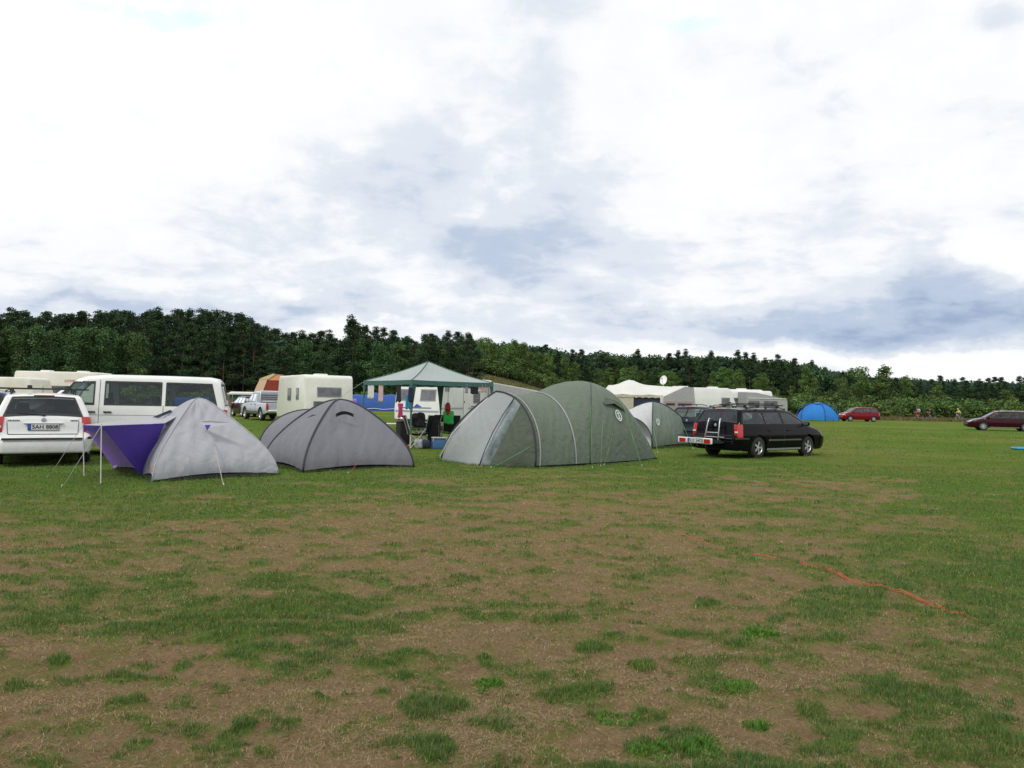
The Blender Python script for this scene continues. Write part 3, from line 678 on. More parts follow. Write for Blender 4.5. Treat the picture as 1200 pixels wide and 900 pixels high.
while px < 1270:
    for dY in (0, 9): put(BUSH, px+dY*.7, 124+dY+random.uniform(-3, 3), None, random.uniform(1.9, 3.2)+dY*.12, 'green bush in the belt of scrub at the far right edge of the field', 'bushes along the far right field edge', H0=2.4, wfac=1.5)
    px += random.uniform(9, 13)
px = 530
while px < 900:
    put(BUSH, px, 146+random.uniform(-10, 14) if px > 680 else 152+random.uniform(0, 9), None, random.uniform(2.2, 4), 'low green bush along the foot of the rise behind the caravans and tents', 'bushes at the foot of the rise', H0=2.4, wfac=1.5); px += random.uniform(10, 15)
px = 100
while px < 440:
    put(BUSH, px, 103+random.uniform(-2, 3), None, random.uniform(1.6, 3.2), 'dark green undergrowth bush at the foot of the left pines', 'undergrowth bushes under the left pines', H0=2.4, wfac=1.4); px += random.uniform(14, 22)
for t_ in PINES+DLEAF+BIRCH+LEAFY+BUSH+SAPL:
    if t_.name not in used:
        for c in KIDS(t_): bpy.data.objects.remove(c)
        bpy.data.objects.remove(t_)
# the depth of the forest, one mass nobody could count
def forest_mass():
    r_ = np.random.default_rng(5); cs, rr = [], []
    def band(p0, p1, Y0, Y1, n, dy0, dy1, ra):
        for i in range(n):
            p_ = r_.uniform(p0, p1); Y = r_.uniform(Y0, Y1); x_, y_ = XY(p_, Y); zg = float(terr(x_, y_)); zt = max(ztop_at(p_, Y, r_.uniform(dy0, dy1)), zg+2)
            for k in range(4): cs.append((x_+r_.normal(0, 1), y_+r_.normal(0, 1), zg+(zt-zg-ra)*(k/3)*r_.uniform(.85, 1))); rr.append(ra*r_.uniform(.8, 1.2))
    band(-90, 330, 122, 142, 230, 8, 22, 2.6); band(315, 565, 160, 180, 170, 5, 14, 3.2); band(545, 970, 215, 245, 380, 0, 5, 3.2); band(940, 1290, 268, 320, 380, -1, 3, 3.4)
    V, F, C = leaves(cs, rr, 22, .75, PINE_PAL, r_, .9)
    o = colmesh('forest', V, F, C*.9, FOL, 'stuff'); tag(o, 'dark depth of the pine forest closing the view behind its front trees', 'forest')
forest_mass()
def reed_bank():
    N = 5000; p_ = rng.uniform(262, 345, N); Y = rng.uniform(84, 97, N); X = (p_-600)/FPX*Y; h = rng.uniform(.5, 1.25, N)*np.where(p_ < 350, 1.15, .6); w_ = rng.uniform(.04, .09, N)
    N2 = 16000; p2 = rng.uniform(880, 1290, N2); Y2 = rng.uniform(97, 116, N2); X2 = (p2-600)/FPX*Y2; h2 = rng.uniform(.1, .45, N2)
    N3 = 5000; p3 = rng.uniform(540, 720, N3); Y3 = rng.uniform(106, 140, N3); X3 = (p3-600)/FPX*Y3; h3 = rng.uniform(.1, .4, N3)
    X = np.concatenate([X, X2, X3]); Y = np.concatenate([Y, Y2, Y3]); h = np.concatenate([h, h2, h3]); n = len(X); w_ = rng.uniform(.05, .12, n); z = terr(X, Y)
    V = np.stack([np.stack([X-w_, Y, z-.1], -1), np.stack([X+w_, Y, z-.1], -1), np.stack([X+rng.normal(0, .12, n), Y+rng.normal(0, .1, n), z+h], -1)], 1).reshape(-1, 3)
    b = np.arange(n)*3; F = np.stack([b, b+1, b+2], -1); pal = np.array([(.19, .135, .07), (.15, .10, .055), (.10, .11, .035), (.075, .105, .03), (.22, .17, .09)])
    c = pal[rng.choice(5, n, p=[.22, .2, .2, .25, .13])]*rng.uniform(.7, 1.2, n)[:, None]
    tag(colmesh('dry_grass', V, F, np.repeat(c, 3, axis=0), BL, 'stuff'), 'tall dry brown grass along the far edges of the field', 'dry grass')
reed_bank()

EDGES = []                                                 # ground lines of tents and tyres, where the grass stands a little longer
def edge_grass():
    r_ = np.random.default_rng(77); V, C = [], []
    for (a, b, dens) in EDGES:
        a, b = np.array(a[:2]), np.array(b[:2]); L = np.hypot(*(b-a)); n = int(L*dens)
        if n < 1: continue
        u = r_.random(n); P = a+(b-a)*u[:, None]+r_.normal(0, .022, (n, 2)); h = r_.uniform(.03, .095, n); w_ = r_.uniform(.004, .009, n)*np.maximum(1, P[:, 1]/22); fa = r_.random(n)*pi
        sx, sy = np.cos(fa)*w_, np.sin(fa)*w_; z = P[:, 0]*0
        V.append(np.stack([np.stack([P[:, 0]-sx, P[:, 1]-sy, z-.01], -1), np.stack([P[:, 0]+sx, P[:, 1]+sy, z-.01], -1), np.stack([P[:, 0]+r_.normal(0, .025, n), P[:, 1]+r_.normal(0, .025, n), h], -1)], 1).reshape(-1, 3))
        c = np.array((.085, .15, .034))*r_.uniform(.6, 1.3, n)[:, None]; y_ = r_.random(n) < .2; c[y_] = np.array((.22, .19, .08)); C.append(np.repeat(c, 3, axis=0))
    V = np.concatenate(V); F = np.arange(len(V)).reshape(-1, 3)
    tag(colmesh('edge_grass', V, F, np.concatenate(C), BL, 'stuff'), 'longer grass standing against the hems of the tents and the tyres', 'grass')

# ================================================================== VEHICLES
class Shape:
    """Car body: centre profile (x, top z), belt line, plan rounding, tumblehome."""
    def __init__(s, L, W_, top, belt, z0, wheels, ra, tum=.42, rf=.12, crown=.03, er=(.30, .42), cut=.16, step=.035):
        s.L, s.W, s.top, s.belt, s.z0, s.wh, s.ra, s.tum, s.rf, s.crown, s.er, s.cut = L, W_/2, top, belt, z0, wheels, ra, tum, rf, crown, er, cut
        xs = set(np.round(np.arange(-L/2, L/2+.001, step), 4))
        for d in np.concatenate([np.arange(0, .08, .008), np.arange(.08, .5, .016)]): xs.add(round(float(-L/2+d), 4)); xs.add(round(float(L/2-d), 4))
        for (x, r_) in wheels:
            for k in range(25):
                a = pi*k/24; xs.add(round(x+ra*cos(a), 4))
            xs.add(round(x+ra+.002, 4)); xs.add(round(x-ra-.002, 4))
        for (x, _) in top: xs.add(round(x, 4))
        xs.add(L/2); xs.add(-L/2)
        s.xs = sorted(x for x in xs if -L/2 <= x <= L/2)
        s.tx = [p[0] for p in top]; s.tz = [p[1] for p in top]; s.bx = [p[0] for p in belt]; s.bz = [p[1] for p in belt]
    def zt(s, x): return float(np.interp(x, s.tx, s.tz))
    def bl(s, x): return float(np.interp(x, s.bx, s.bz))
    def zb(s, x):
        z = s.z0
        for e, sg in ((s.er[0], -1), (s.er[1], 1)):
            d = s.L/2-sg*x
            if d < .5: z = max(z, s.z0+.10*(1-d/.5)**2)
        for (xw, r_) in s.wh:
            if abs(x-xw) < s.ra: z = max(z, r_+sqrt(s.ra**2-(x-xw)**2))
        return z
    def P(s, x):
        w = s.W
        for e, sg in ((s.er[0], -1), (s.er[1], 1)):
            d = s.L/2-sg*x
            if d < e: w -= s.cut*(1-sqrt(max(0, 1-(1-d/e)**2)))
            if d < 1.4: w -= .04*(1-d/1.4)**2
        return w
    def wid(s, x, z):
        w = s.P(x); b = s.bl(x)
        if z > b: return w-.035-s.tum*(z-b)
        if z > .6: return w-.035*((z-.6)/max(b-.6, .01))**2
        return w-.05*((.6-z)/.35)**2
    def section(s, x, side):
        zt = s.zt(x); zb = min(s.zb(x), zt-.05); P = s.P(x); rf = min(s.rf, (zt-zb)*.4); zs = zt-rf-s.crown*.8
        zs = max(zs, zb+.01); NS, NF, NT = 22, 4, 8; pts = []
        b = s.bl(x); nb = 12
        if zs > b+.06 and zb < b-.02:
            zz = [zb+(b-zb)*i/nb for i in range(nb)]+[b+(zs-b)*i/(NS-nb) for i in range(NS-nb+1)]
        else: zz = [zb+(zs-zb)*i/NS for i in range(NS+1)]
        for z in zz: pts.append((s.wid(x, z), z))
        w = s.wid(x, zs); yf = w-rf*.95; zf = zt-s.crown*(yf/P)**2
        for i in range(1, NF+1):
            a = pi/2*i/NF; pts.append((yf+(w-yf)*cos(a), zs+(zf-zs)*sin(a)))
        for i in range(1, NT+1):
            y = yf*(1-i/NT); pts.append((y, zt-s.crown*(y/P)**2))
        return [Vector((x, side*y, z)) for y, z in pts]
    def body(s, mat, parent, holes_side=(), holes_top=()):
        m = MB()
        def inq(q, a, b):
            cx_, cz_ = sum(p[0] for p in q)/4, sum(p[1] for p in q)/4; q = [(cx_+(p[0]-cx_)*.97, cz_+(p[1]-cz_)*.955) for p in q]; sg = None
            for i in range(4):
                x1, y1 = q[i]; x2, y2 = q[(i+1) % 4]; c = (x2-x1)*(b-y1)-(y2-y1)*(a-x1)
                if sg is None: sg = c > 0
                elif (c > 0) != sg: return False
            return True
        for side in (1, -1):
            rows = [s.section(x, side) for x in s.xs]; nc = len(rows[0]); b0 = len(m.v); vs = [p for r_ in rows for p in r_]; fs = []
            for i in range(len(rows)-1):
                for j in range(nc-1):
                    a, b, c, d = rows[i][j], rows[i][j+1], rows[i+1][j+1], rows[i+1][j]; ctr = (a+b+c+d)/4; sk = False
                    if j < 24:
                        for q in holes_side:
                            if inq(q, ctr.x, ctr.z): sk = True
                    else:
                        for (x0, w0, x1, w1) in holes_top:
                            if min(x0, x1)+.03 < ctr.x < max(x0, x1)-.03:
                                f = (ctr.x-x0)/(x1-x0)
                                if abs(ctr.y) < w0+(w1-w0)*f-.03: sk = True
                    if sk: continue
                    q = (i*nc+j, i*nc+j+1, (i+1)*nc+j+1, (i+1)*nc+j); fs.append(q if side == 1 else q[::-1])
            m.add(vs, fs)
        for x in (s.xs[0], s.xs[-1]):
            a = s.section(x, 1); b = s.section(x, -1)[::-1][1:]; m.add(a+b, [tuple(range(len(a)+len(b)))])
        return m.build('body', mat, parent, smooth=True, fix=True, sharp=38)
    # maps from flat coordinates onto the skin
    def fside(s, sg, off): return lambda a, z: Vector((a, sg*(s.wid(a, z)+off), z))
    def ftop(s, off): return lambda x, y: Vector((x, y, s.zt(x)-s.crown*(y/s.P(x))**2+off))
    def fend(s, end, off):
        grid_ = np.linspace(0, .9, 400) if end < 0 else np.linspace(0, 1.6, 500)
        def f(y, z):
            zz = z+s.crown*(y/s.W)**2
            for d in grid_:
                x = end*(s.L/2-d)
                if s.zt(x) >= zz: break
            # plan curve of the flat end below the first rise
            return Vector((x+end*(off-.05*(abs(y)/s.W)**3*0), y, z))
        return f
def ringpatch(m, f, q, inset, n=6, mi=0):
    """quad q of flat coords, ring of width inset along its edge"""
    cx_, cy_ = sum(p[0] for p in q)/4, sum(p[1] for p in q)/4
    def ins(p):
        dx_, dy_ = cx_-p[0], cy_-p[1]; return (p[0]+np.sign(dx_)*min(inset, abs(dx_)), p[1]+np.sign(dy_)*min(inset, abs(dy_)))
    qi = [ins(p) for p in q]; rows = [[], []]
    for k in range(4):
        for i in range(n):
            t = i/n
            for r_, qq in ((0, q), (1, qi)):
                a, b = qq[k], qq[(k+1) % 4]; rows[r_].append(f(a[0]*(1-t)+b[0]*t, a[1]*(1-t)+b[1]*t))
    m.grid(rows, mi, closed=True); return qi
def panepatch(m, f, q, nu=8, nv=5, mi=0):
    rows = []
    for j in range(nv+1):
        v = j/nv; row = []
        for i in range(nu+1):
            u = i/nu; a = (q[0][0]*(1-u)+q[1][0]*u, q[0][1]*(1-u)+q[1][1]*u); b = (q[3][0]*(1-u)+q[2][0]*u, q[3][1]*(1-u)+q[2][1]*u)
            row.append(f(a[0]*(1-v)+b[0]*v, a[1]*(1-v)+b[1]*v))
        rows.append(row)
    m.grid(rows, mi)
def window(par, f1, f2, q, inset=.035, glass=None, name='window', fmat=None):
    m = MB(); qi = ringpatch(m, f1, q, inset); fr = m.build(name, fmat or MT['plastic'], par, smooth=True)
    m = MB(); panepatch(m, f2, [(a*1.0, b) for a, b in qi] if False else qi); m.build('pane', glass or MT['glass'], fr, smooth=True); return fr
def patch(par, f, q, mat, name, nu=6, nv=4):
    m = MB(); panepatch(m, f, q, nu, nv); return m.build(name, mat, par, smooth=True)
def ribbon(m, f, pts, w_=.012, n=4):
    for (a, b) in zip(pts, pts[1:]):
        d = Vector((b[0]-a[0], b[1]-a[1])).normalized(); nx_, ny_ = -d.y*w_/2, d.x*w_/2
        rows = [[f(a[0]+(b[0]-a[0])*i/n+k*nx_, a[1]+(b[1]-a[1])*i/n+k*ny_) for i in range(n+1)] for k in (-1, 1)]; m.grid(rows)
def wheel(par, x, y, r_, sg, w_=.2, spokes=7, detail=True):
    c = (x, y, r_); m = MB()
    m.lathe([(.001, sg*.02), (r_*.62, sg*.02), (r_*.62, -sg*.05)], c, n=20); wh = m.build('wheel', MT['plastic'], par, smooth=True, fix=True, sharp=40)
    m = MB(); h = w_/2
    m.lathe([(r_*.62, -h), (r_*.9, -h), (r_*.985, -h*.8), (r_, -h*.4), (r_, h*.4), (r_*.985, h*.8), (r_*.9, h), (r_*.64, h*.92), (r_*.62, h*.6)], c, n=28)
    m.build('tyre', MT['rubber'], wh, smooth=True, fix=True, sharp=50)
    m = MB(); o_ = sg*(h*.8)
    m.lathe([(r_*.66, o_), (r_*.60, o_*1.05), (r_*.57, o_*.85), (r_*.57, o_*.2)], c, n=28)
    m.lathe([(.001, o_*1.02), (r_*.13, o_*.98), (r_*.15, o_*.6)], c, n=12)
    for k in range(spokes):
        a = 2*pi*k/spokes; d = Vector((cos(a), 0, sin(a))); t = Vector((-sin(a), 0, cos(a))); cc = Vector(c)
        i0, i1 = cc+d*r_*.1+Vector((0, o_*.95, 0)), cc+d*r_*.6+Vector((0, o_*.9, 0)); wi, w1 = r_*.06, r_*.10; dn = Vector((0, -sg*.03, 0))
        m.add([i0-t*wi, i0+t*wi, i1+t*w1, i1-t*w1, i0-t*wi+dn, i0+t*wi+dn, i1+t*w1+dn, i1-t*w1+dn], [(0, 1, 2, 3), (0, 4, 5, 1), (1, 5, 6, 2), (3, 2, 6, 7), (0, 3, 7, 4)])
    m.build('rim', MT['alloy'], wh, smooth=False, fix=True); return wh
def text_mesh(s_, size, mat, name, parent, M4, ext=.003, bold=0):
    cu = bpy.data.curves.new(name, 'FONT'); cu.body = s_; cu.size = size; cu.align_x = 'CENTER'; cu.align_y = 'CENTER'; cu.extrude = ext; cu.offset = bold; cu.resolution_u = 3
    to = bpy.data.objects.new(name, cu); COL.objects.link(to); dg = bpy.context.evaluated_depsgraph_get(); dg.update()
    me = bpy.data.meshes.new_from_object(to.evaluated_get(dg)); bpy.data.objects.remove(to)
    me.transform(M4); me.materials.clear(); me.materials.append(mat); me.name = name
    o = bpy.data.objects.new(name, me); COL.objects.link(o); o.parent = parent; _k.setdefault(parent.name, []).append(o); return o
def plate(par, x, y, z, face, txt, w_=.52, h=.11, tilt=0):
    """registration plate; face: +1 looks towards +x, -1 towards -x"""
    m = MB(); m.box((x, y, z), (.012, w_+.02, h+.02)); fr = m.build('number_plate', MT['plastic'], par)
    m = MB(); m.box((x+face*.006, y, z), (.008, w_, h)); m.build('plate_face', MT['plate'], fr)
    m = MB(); m.box((x+face*.008, y-face*(w_/2-.025)*1, z), (.009, .05, h)); m.build('plate_band', MT['platebl'], fr)
    if txt:
        # text plane: local x -> screen right as seen from outside
        right = Vector((0, face*1.0, 0)); upv = Vector((0, 0, 1)); nrm = Vector((face*1.0, 0, 0))
        M4 = Matrix((( right.x, upv.x, nrm.x, x+face*.0135), (right.y, upv.y, nrm.y, y+face*.028), (right.z, upv.z, nrm.z, z), (0, 0, 0, 1)))
        text_mesh(txt, h*.98, MT['ink'], 'plate_text', fr, M4, .001, .002)
    return fr
def mirror(par, sh, x, sg, mat, z=None, size=(.09, .20, .13)):
    z = z or sh.bl(x)+.06; y = sg*(sh.wid(x, z)+.12)
    m = MB(); m.rbox((x, y, z), size, .035); m.tube([(x+.02, sg*(sh.wid(x, z)-.02), z-.05), (x, y, z-.03)], .02, 6)
    o = m.build('mirror', mat, par, smooth=True, sharp=50)
    m = MB(); m.slab([(x-size[0]/2-.003, y-size[1]*.4, z-size[2]*.36), (x-size[0]/2-.003, y-size[1]*.4, z+size[2]*.36), (x-size[0]/2-.003, y+size[1]*.4, z+size[2]*.36), (x-size[0]/2-.003, y+size[1]*.4, z-size[2]*.36)], .004)
    m.build('mirror_glass', MT['chrome'], o); return o
def cabin(par, sh, x0, x1, seats, zf=.35, mat=None):
    """dark lining below the belt and seats"""
    m = MB(); n = 10; rows = []
    for i in range(n+1):
        x = x0+(x1-x0)*i/n; w_ = sh.wid(x, .7)-.10; zb = sh.bl(x)-.10
        rows.append([Vector((x, -w_, zb)), Vector((x, -w_, zf)), Vector((x, w_, zf)), Vector((x, w_, zb))])
    m.grid(rows); m.add([rows[0][0], rows[0][1], rows[0][2], rows[0][3]], [(0, 1, 2, 3)]); m.add(list(rows[-1]), [(3, 2, 1, 0)])
    m.build('cabin_lining', MT['seat'], par)
    for (x, y, w_, zt) in seats:
        m = MB(); m.rbox((x+.22, y, zf+.28), (.50, w_, .22), .07); m.rbox((x-.06, y, (zf+.3+zt-.12)/2), (.14, w_, zt-.12-zf-.3), .06)
        for yy in ([y] if w_ < .8 else [y-w_*.3, y+w_*.3]): m.rbox((x-.08, yy, zt-.06), (.10, .24, .17), .05)
        m.build('car_seat', MT['seat'], par, smooth=True, sharp=60)
def underbody(par, sh):
    m = MB(); L = sh.L
    m.box((0, 0, sh.z0+.12), (L-.5, sh.W*2-.5, .22)); 
    for (x, r_) in sh.wh: m.tube([(x, -sh.W+.15, r_), (x, sh.W-.15, r_)], .035, 6); m.box((x, 0, r_+.2), (sh.ra*2.1, sh.W*2-.46, .45))
    m.build('underbody', MT['plastic'], par)
def roofrails(par, sh, x0, x1, yw, bars=(), mat=None, barw=None):
    for sg in (1, -1):
        m = MB(); n = 10; pts = []
        for i in range(n+1):
            x = x0+(x1-x0)*i/n; z = sh.zt(x)-sh.crown*(yw/sh.W)**2; e = min(i, n-i)/1.5; pts.append((x, sg*yw, z+.055*min(1, e)+.004))
        m.tube(pts, .014, 6)
        for i in (0, 5, 10): x = x0+(x1-x0)*i/n; m.box((x, sg*yw, sh.zt(x)-sh.crown*(yw/sh.W)**2+.02), (.07, .03, .06))
        m.build('roof_rail', mat or MT['plastic'], par, smooth=True, sharp=50)
    for (x, extra) in bars:
        m = MB(); z = sh.zt(x)+.09; m.box((x, 0, z), (.035, (barw or yw)*2+.12, .03))
        for sg in (1, -1): m.rbox((x, sg*yw, z-.035), (.09, .07, .10), .02)
        m.build('roof_bar', MT['plastic'], par)
def seams(par, sh, xs, zl=.34, lines=()):
    m = MB()
    for sg in (1, -1):
        f = sh.fside(sg, .004)
        for pts in xs: ribbon(m, f, pts, .012)
    m.build('door_seam', MT['plastic'], par)

def estate(name, label, cat, paint, loc, rz, **k):
    """mid-size estate car, 4.5 m"""
    L = k.get('L', 4.5); h = L/2; rh = k.get('roof', 1.43); wb = k.get('wb', 2.51); W_ = k.get('W', 1.74); b = k.get('belt', .93)
    xr, xf = -wb/2, wb/2; xr += k.get('shift', -.03); xf += k.get('shift', -.03)
    tg = k.get('tail', .36)
    top = [(-h, .50), (-h+.012, .60), (-h+.05, .64), (-h+.085, .69), (-h+.12, b+.03), (-h+.15, b+.08), (-h+tg, rh-.06), (-h+tg+.06, rh-.022), (-h+tg+.28, rh), (-.2, rh+.015), (.25, rh-.005), (.52, rh-.05),
           (1.28, b+.045), (1.34, b+.03), (1.75, b-.06), (h-.28, b-.18), (h-.10, b-.27), (h-.05, .60), (h-.02, .55), (h, .46)]
    belt = [(-h, b+.02), (0, b), (1.3, b-.02), (h, b-.10)]
    sh = Shape(L, W_, top, belt, .21, [(xr, .31), (xf, .31)], .37, tum=.44, rf=.10, crown=.05)
    t = thing(name, label, cat, loc, rz)
    zt_ = rh-.105; gl = k.get('glass', MT['glass'])
    bw = b+.035
    rq = [(-h+.26, bw), (-.98, bw), (-.98, zt_), (-h+.26+(zt_-bw)*.50, zt_)]
    mq = [(-.94, bw), (-.10, bw), (-.10, zt_+.01), (-.94, zt_+.0)]
    fq = [(-.05, bw), (1.10, bw-.01), (.42, zt_), (-.05, zt_+.01)]
    sides = [rq, mq, fq]
    tails = (-h+.152, .70, -h+tg+.005, .545)
    wind = (1.27, .66, .50, .52)
    sh.body(paint, t, sides, [tails, wind])
    for sg in (1, -1):
        for q in sides: window(t, sh.fside(sg, .006), sh.fside(sg, .002), q, .03, gl)
    x0, w0, x1, w1 = wind; window(t, sh.ftop(.008), sh.ftop(.003), [(x0, -w0), (x0, w0), (x1, w1), (x1, -w1)], .05, gl, 'windscreen')
    x0, w0, x1, w1 = tails; window(t, sh.ftop(.008), sh.ftop(.003), [(x0, w0), (x0, -w0), (x1, -w1), (x1, w1)], .025, k.get('rglass', MT['tint']), 'rear_window')
    ca, sa = cos(rz), sin(rz)
    for wx in (xr, xf):
        for wy in (W_/2-.03, -W_/2+.03): c_ = Vector((loc[0]+ca*wx-sa*wy, loc[1]+sa*wx+ca*wy, 0)); d_ = Vector((ca, sa, 0))*.2; EDGES.append((c_-d_, c_+d_, 260)) if loc[1] < 32 else None
    underbody(t, sh)
    cabin(t, sh, -h+.5, 1.2, [(.35, .36, .5, 1.22), (.35, -.36, .5, 1.22), (-.62, 0, 1.2, 1.18)])
    m = MB(); m.box((1.15, 0, b-.05), (.5, 1.25, .12)); m.lathe([(.17, -.012), (.185, 0), (.17, .012)], (.82, .36, b+.02), 'x', 16); m.build('dashboard', MT['plastic'], t)
    for (x, y) in ((xr, 1), (xr, -1), (xf, 1), (xf, -1)): wheel(t, x, y*(W_/2-.125), .31, y, .2, k.get('spokes', 7))
    # lower bumpers, sills and rubbing strips
    for nm, (a0, a1), mt in (('front_bumper', (h-.42, h-.005), paint), ('rear_bumper', (-h+.005, -h+.42), paint)):
        for sg in (1, -1): m = MB(); panepatch(m, sh.fside(sg, .014), [(a0, .30), (a1, .30), (a1, .585), (a0, .585)], 8, 4); m.build(nm+'_corner', mt, t, smooth=True, fix=True)
    for end in (-1, 1): m = MB(); m.rbox((end*(h-.015), 0, .40), (.09, W_-.36, .25), .04); m.build('bumper', paint, t, smooth=True, sharp=60)
    m = MB(); m.rbox((-h-.012, 0, .565), (.08, W_-.40, .035), .015)
    for sg in (1, -1): panepatch(m, sh.fside(sg, .02), [(-h+.02, .55), (-h+.50, .55), (-h+.50, .60), (-h+.02, .60)], 8, 1)
    m.build('bumper_strip', MT['plastic'], t, smooth=True, sharp=50)
    for sg in (1, -1):
        m = MB(); panepatch(m, sh.fside(sg, .012), [(xr+.42, .50), (xf-.42, .50), (xf-.42, .545), (xr+.42, .545)], 10, 1); m.build('rubbing_strip', k.get('strip', MT['plastic']), t)
        m = MB(); panepatch(m, sh.fside(sg, .016), [(xr+.40, .23), (xf-.40, .23), (xf-.40, .285), (xr+.40, .285)], 10, 1); m.build('sill_trim', k.get('sill', paint), t)
    for sg in (1, -1):           # lights
        f = sh.fside(sg, .008); tl = k.get('tl', (.66, b+.03))
        rows = []
        m = MB(); pts = []
        zl0, zl1 = tl; n = 6; rows = []
        for j in range(n+1):
            z = zl0+(zl1-zl0)*j/n; row = []
            xe = sh.fend(-1, .0)(0, max(z, .80)).x
            for i in range(7):
                u = i/6; x = xe+.17-.17*min(1, u*1.6)
                if u <= .6: x = xe+.13*(1-u/.6)+.015; row.append(Vector((x, sg*(sh.wid(x, z)+.010), z)))
                else:
                    y = (sh.wid(xe+.015, z)+.010)-(u-.6)/.4*.15; row.append(Vector((xe-.012, sg*y, z)))
            rows.append(row)
        m.grid(rows); lt = m.build('tail_light', MT['redlens'], t, smooth=True)
        zm = zl0+(zl1-zl0)*.42; xe = sh.fend(-1, 0)(0, zm).x; m = MB(); yy = sg*(sh.wid(xe+.015, zm)-.06); m.box((xe-.012, yy, zm), (.012, .10, .045)); m.build('reversing_lens', MT['whitelens'], lt)
        m = MB(); rows = []
        for j in range(5):
            u = j/4; row = []
            for i in range(6):
                v = i/5; y = .42+(sh.P(h-.18)-.45)*v; x_ = h-.10-.05*v-.14*v*v-.16*u; row.append(Vector((x_, sg*y, sh.zt(x_)-sh.crown*(y/sh.P(x_))**2-.0+.008-(.02*v*v))))
            rows.append(row)
        m.grid(rows)
        m.build('headlight', MT['whitelens'], t, smooth=True)
    m = MB(); m.rbox((h-.035, 0, .585), (.06, .72, .10), .02); m.build('grille', MT['plastic'], t)
    m = MB(); m.box((h+.035, 0, .36), (.02, 1.0, .08)); m.build('air_intake', MT['plastic'], t)
    z6 = .52
    se = [[(-.07, z6-.25), (-.07, bw)], [(.0+1.12, z6-.22), (1.15, bw-.05)], [(xr+.44, z6-.25), (xr+.50, .72), (-.96, bw)]]
    seams(t, sh, se)
    for sg in (1, -1):
        for x in (-.25, .18-.02+.0):
            m = MB(); p = sh.fside(sg, .016)(x-.55 if x < 0 else x, .80); m.rbox((p.x, p.y, p.z), (.17, .03, .028), .012); m.build('door_handle', paint, t)
        mirror(t, sh, .98, sg, k.get('mir', paint))
    m = MB(); f = sh.ftop(.006)        # tailgate seams
    for sg in (1, -1): ribbon(m, sh.fend(-1, .006), [(sg*.60, .66), (sg*.62, b+.03)], .010)
    ribbon(m, sh.fend(-1, .008), [(-.6, .655), (.6, .655)], .012); m.build('tailgate_seam', MT['plastic'], t)
    e = sh.fend(-1, .0)
    if k.get('rearplate'): plate(t, e(0, .80).x-.02, k.get('py', 0), .795, -1, k['rearplate'])
    m = MB(); m.rbox((e(0, .88).x-.02, 0, .872), (.05, .68, .03), .012); m.build('tailgate_handle', paint if not k.get('dark') else paint, t)
    m = MB(); m.lathe([(.001, -.012), (.035, -.012), (.045, 0)], (e(0, .93).x-.012, 0, .935), 'x', 14); m.build('badge', MT['stripegrey'], t)
    m = MB(); p0 = e(.0, b+.11); m.tube([Vector((p0.x-.03, 0, b+.10)), Vector((e(.3, b+.16).x-.03, .44, b+.15))], .008, 5); m.rbox((p0.x-.02, 0, b+.10), (.04, .05, .04), .01); m.build('rear_wiper', MT['plastic'], t)
    m = MB(); xx = -h+tg+.015; m.rbox((xx-.01, 0, sh.zt(xx)+.012), (.03, .36, .022), .008); m.build('brake_lamp', MT['redlens'], t)
    if k.get('frontplate'): plate(t, h+.045, 0, .44, 1, k['frontplate'])
    if k.get('rails', 1): roofrails(t, sh, -h+.75, .35, .57, k.get('bars', ()), k.get('railmat'), k.get('barw'))
    return t, sh

def hvec(dx_, dy_): return math.atan2(dy_, dx_)
# the white estate at the left edge, rear towards us
hd = Vector((-.535, .845, 0)).normalized(); rc = Vector((-9.30, 15.3, 0)); O = rc+hd*2.2
wcar, wsh = estate('estate_car', 'white estate car parked at the left edge with black roof bars, seen from behind', 'car', MT['white'], O, hvec(hd.x, hd.y), L=4.4, W=1.80, roof=1.46, rearplate='5AH 8808', bars=((-1.05, 0), (-.2, 0)), barw=.78, rglass=MT['tint'], mir=MT['plastic'], belt=.93, tl=(.66, 1.0))
for y_, n_ in ((.52, 7), (-.52, 5)):
    x_ = wsh.fend(-1, 0)(y_, .94).x-.012; m = MB()
    for k in range(n_): m.box((x_, y_+(k-n_/2)*.03, .925), (.006, .02, .03 if k % 2 else .022))
    m.build('chrome_script', MT['greyplastic'], wcar)['kind'] = 'stuff'
m = MB(); m.tube([(-.1, 0, 1.44), (-.35, 0, 1.62)], .006, 5); m.build('aerial', MT['plastic'], wcar)
for y_ in (.25, -.45):
    m = MB(); m.box((-.62, y_, 1.575), (1.5, .05, .035)); m.rbox((-1.05, y_, 1.60), (.12, .09, .07), .02); m.rbox((-.2, y_, 1.60), (.12, .09, .07), .02); m.build('cycle_rail', MT['plastic'], wcar)
# the black estate with the towbar carrier
al = R(37.5); hb = Vector((cos(al), sin(al), 0)); nb = Vector((-sin(al), cos(al), 0))
RR = Vector((*XY(886, 22.0), 0)); O = RR+hb*1.255+nb*.73+hb*.03
bcar, bsh = estate('estate_car', 'black estate car with roof rails and a towbar bicycle carrier behind it', 'car', MT['black'], O, al, L=4.55, bars=((-1.0, 0), (.0, 0)), barw=.70, spokes=5, strip=MT['greyplastic'], sill=MT['silver'], rails=1, railmat=MT['plastic'], belt=.95, tl=(.60, .97))
for y_ in (.42, -.38):
    m = MB(); m.box((-.5, y_, 1.565), (1.2, .035, .022)); m.rbox((-.95, y_, 1.58), (.08, .06, .05), .02); m.rbox((.02, y_, 1.58), (.09, .07, .055), .02); m.build('cycle_rail', MT['plastic'], bcar)
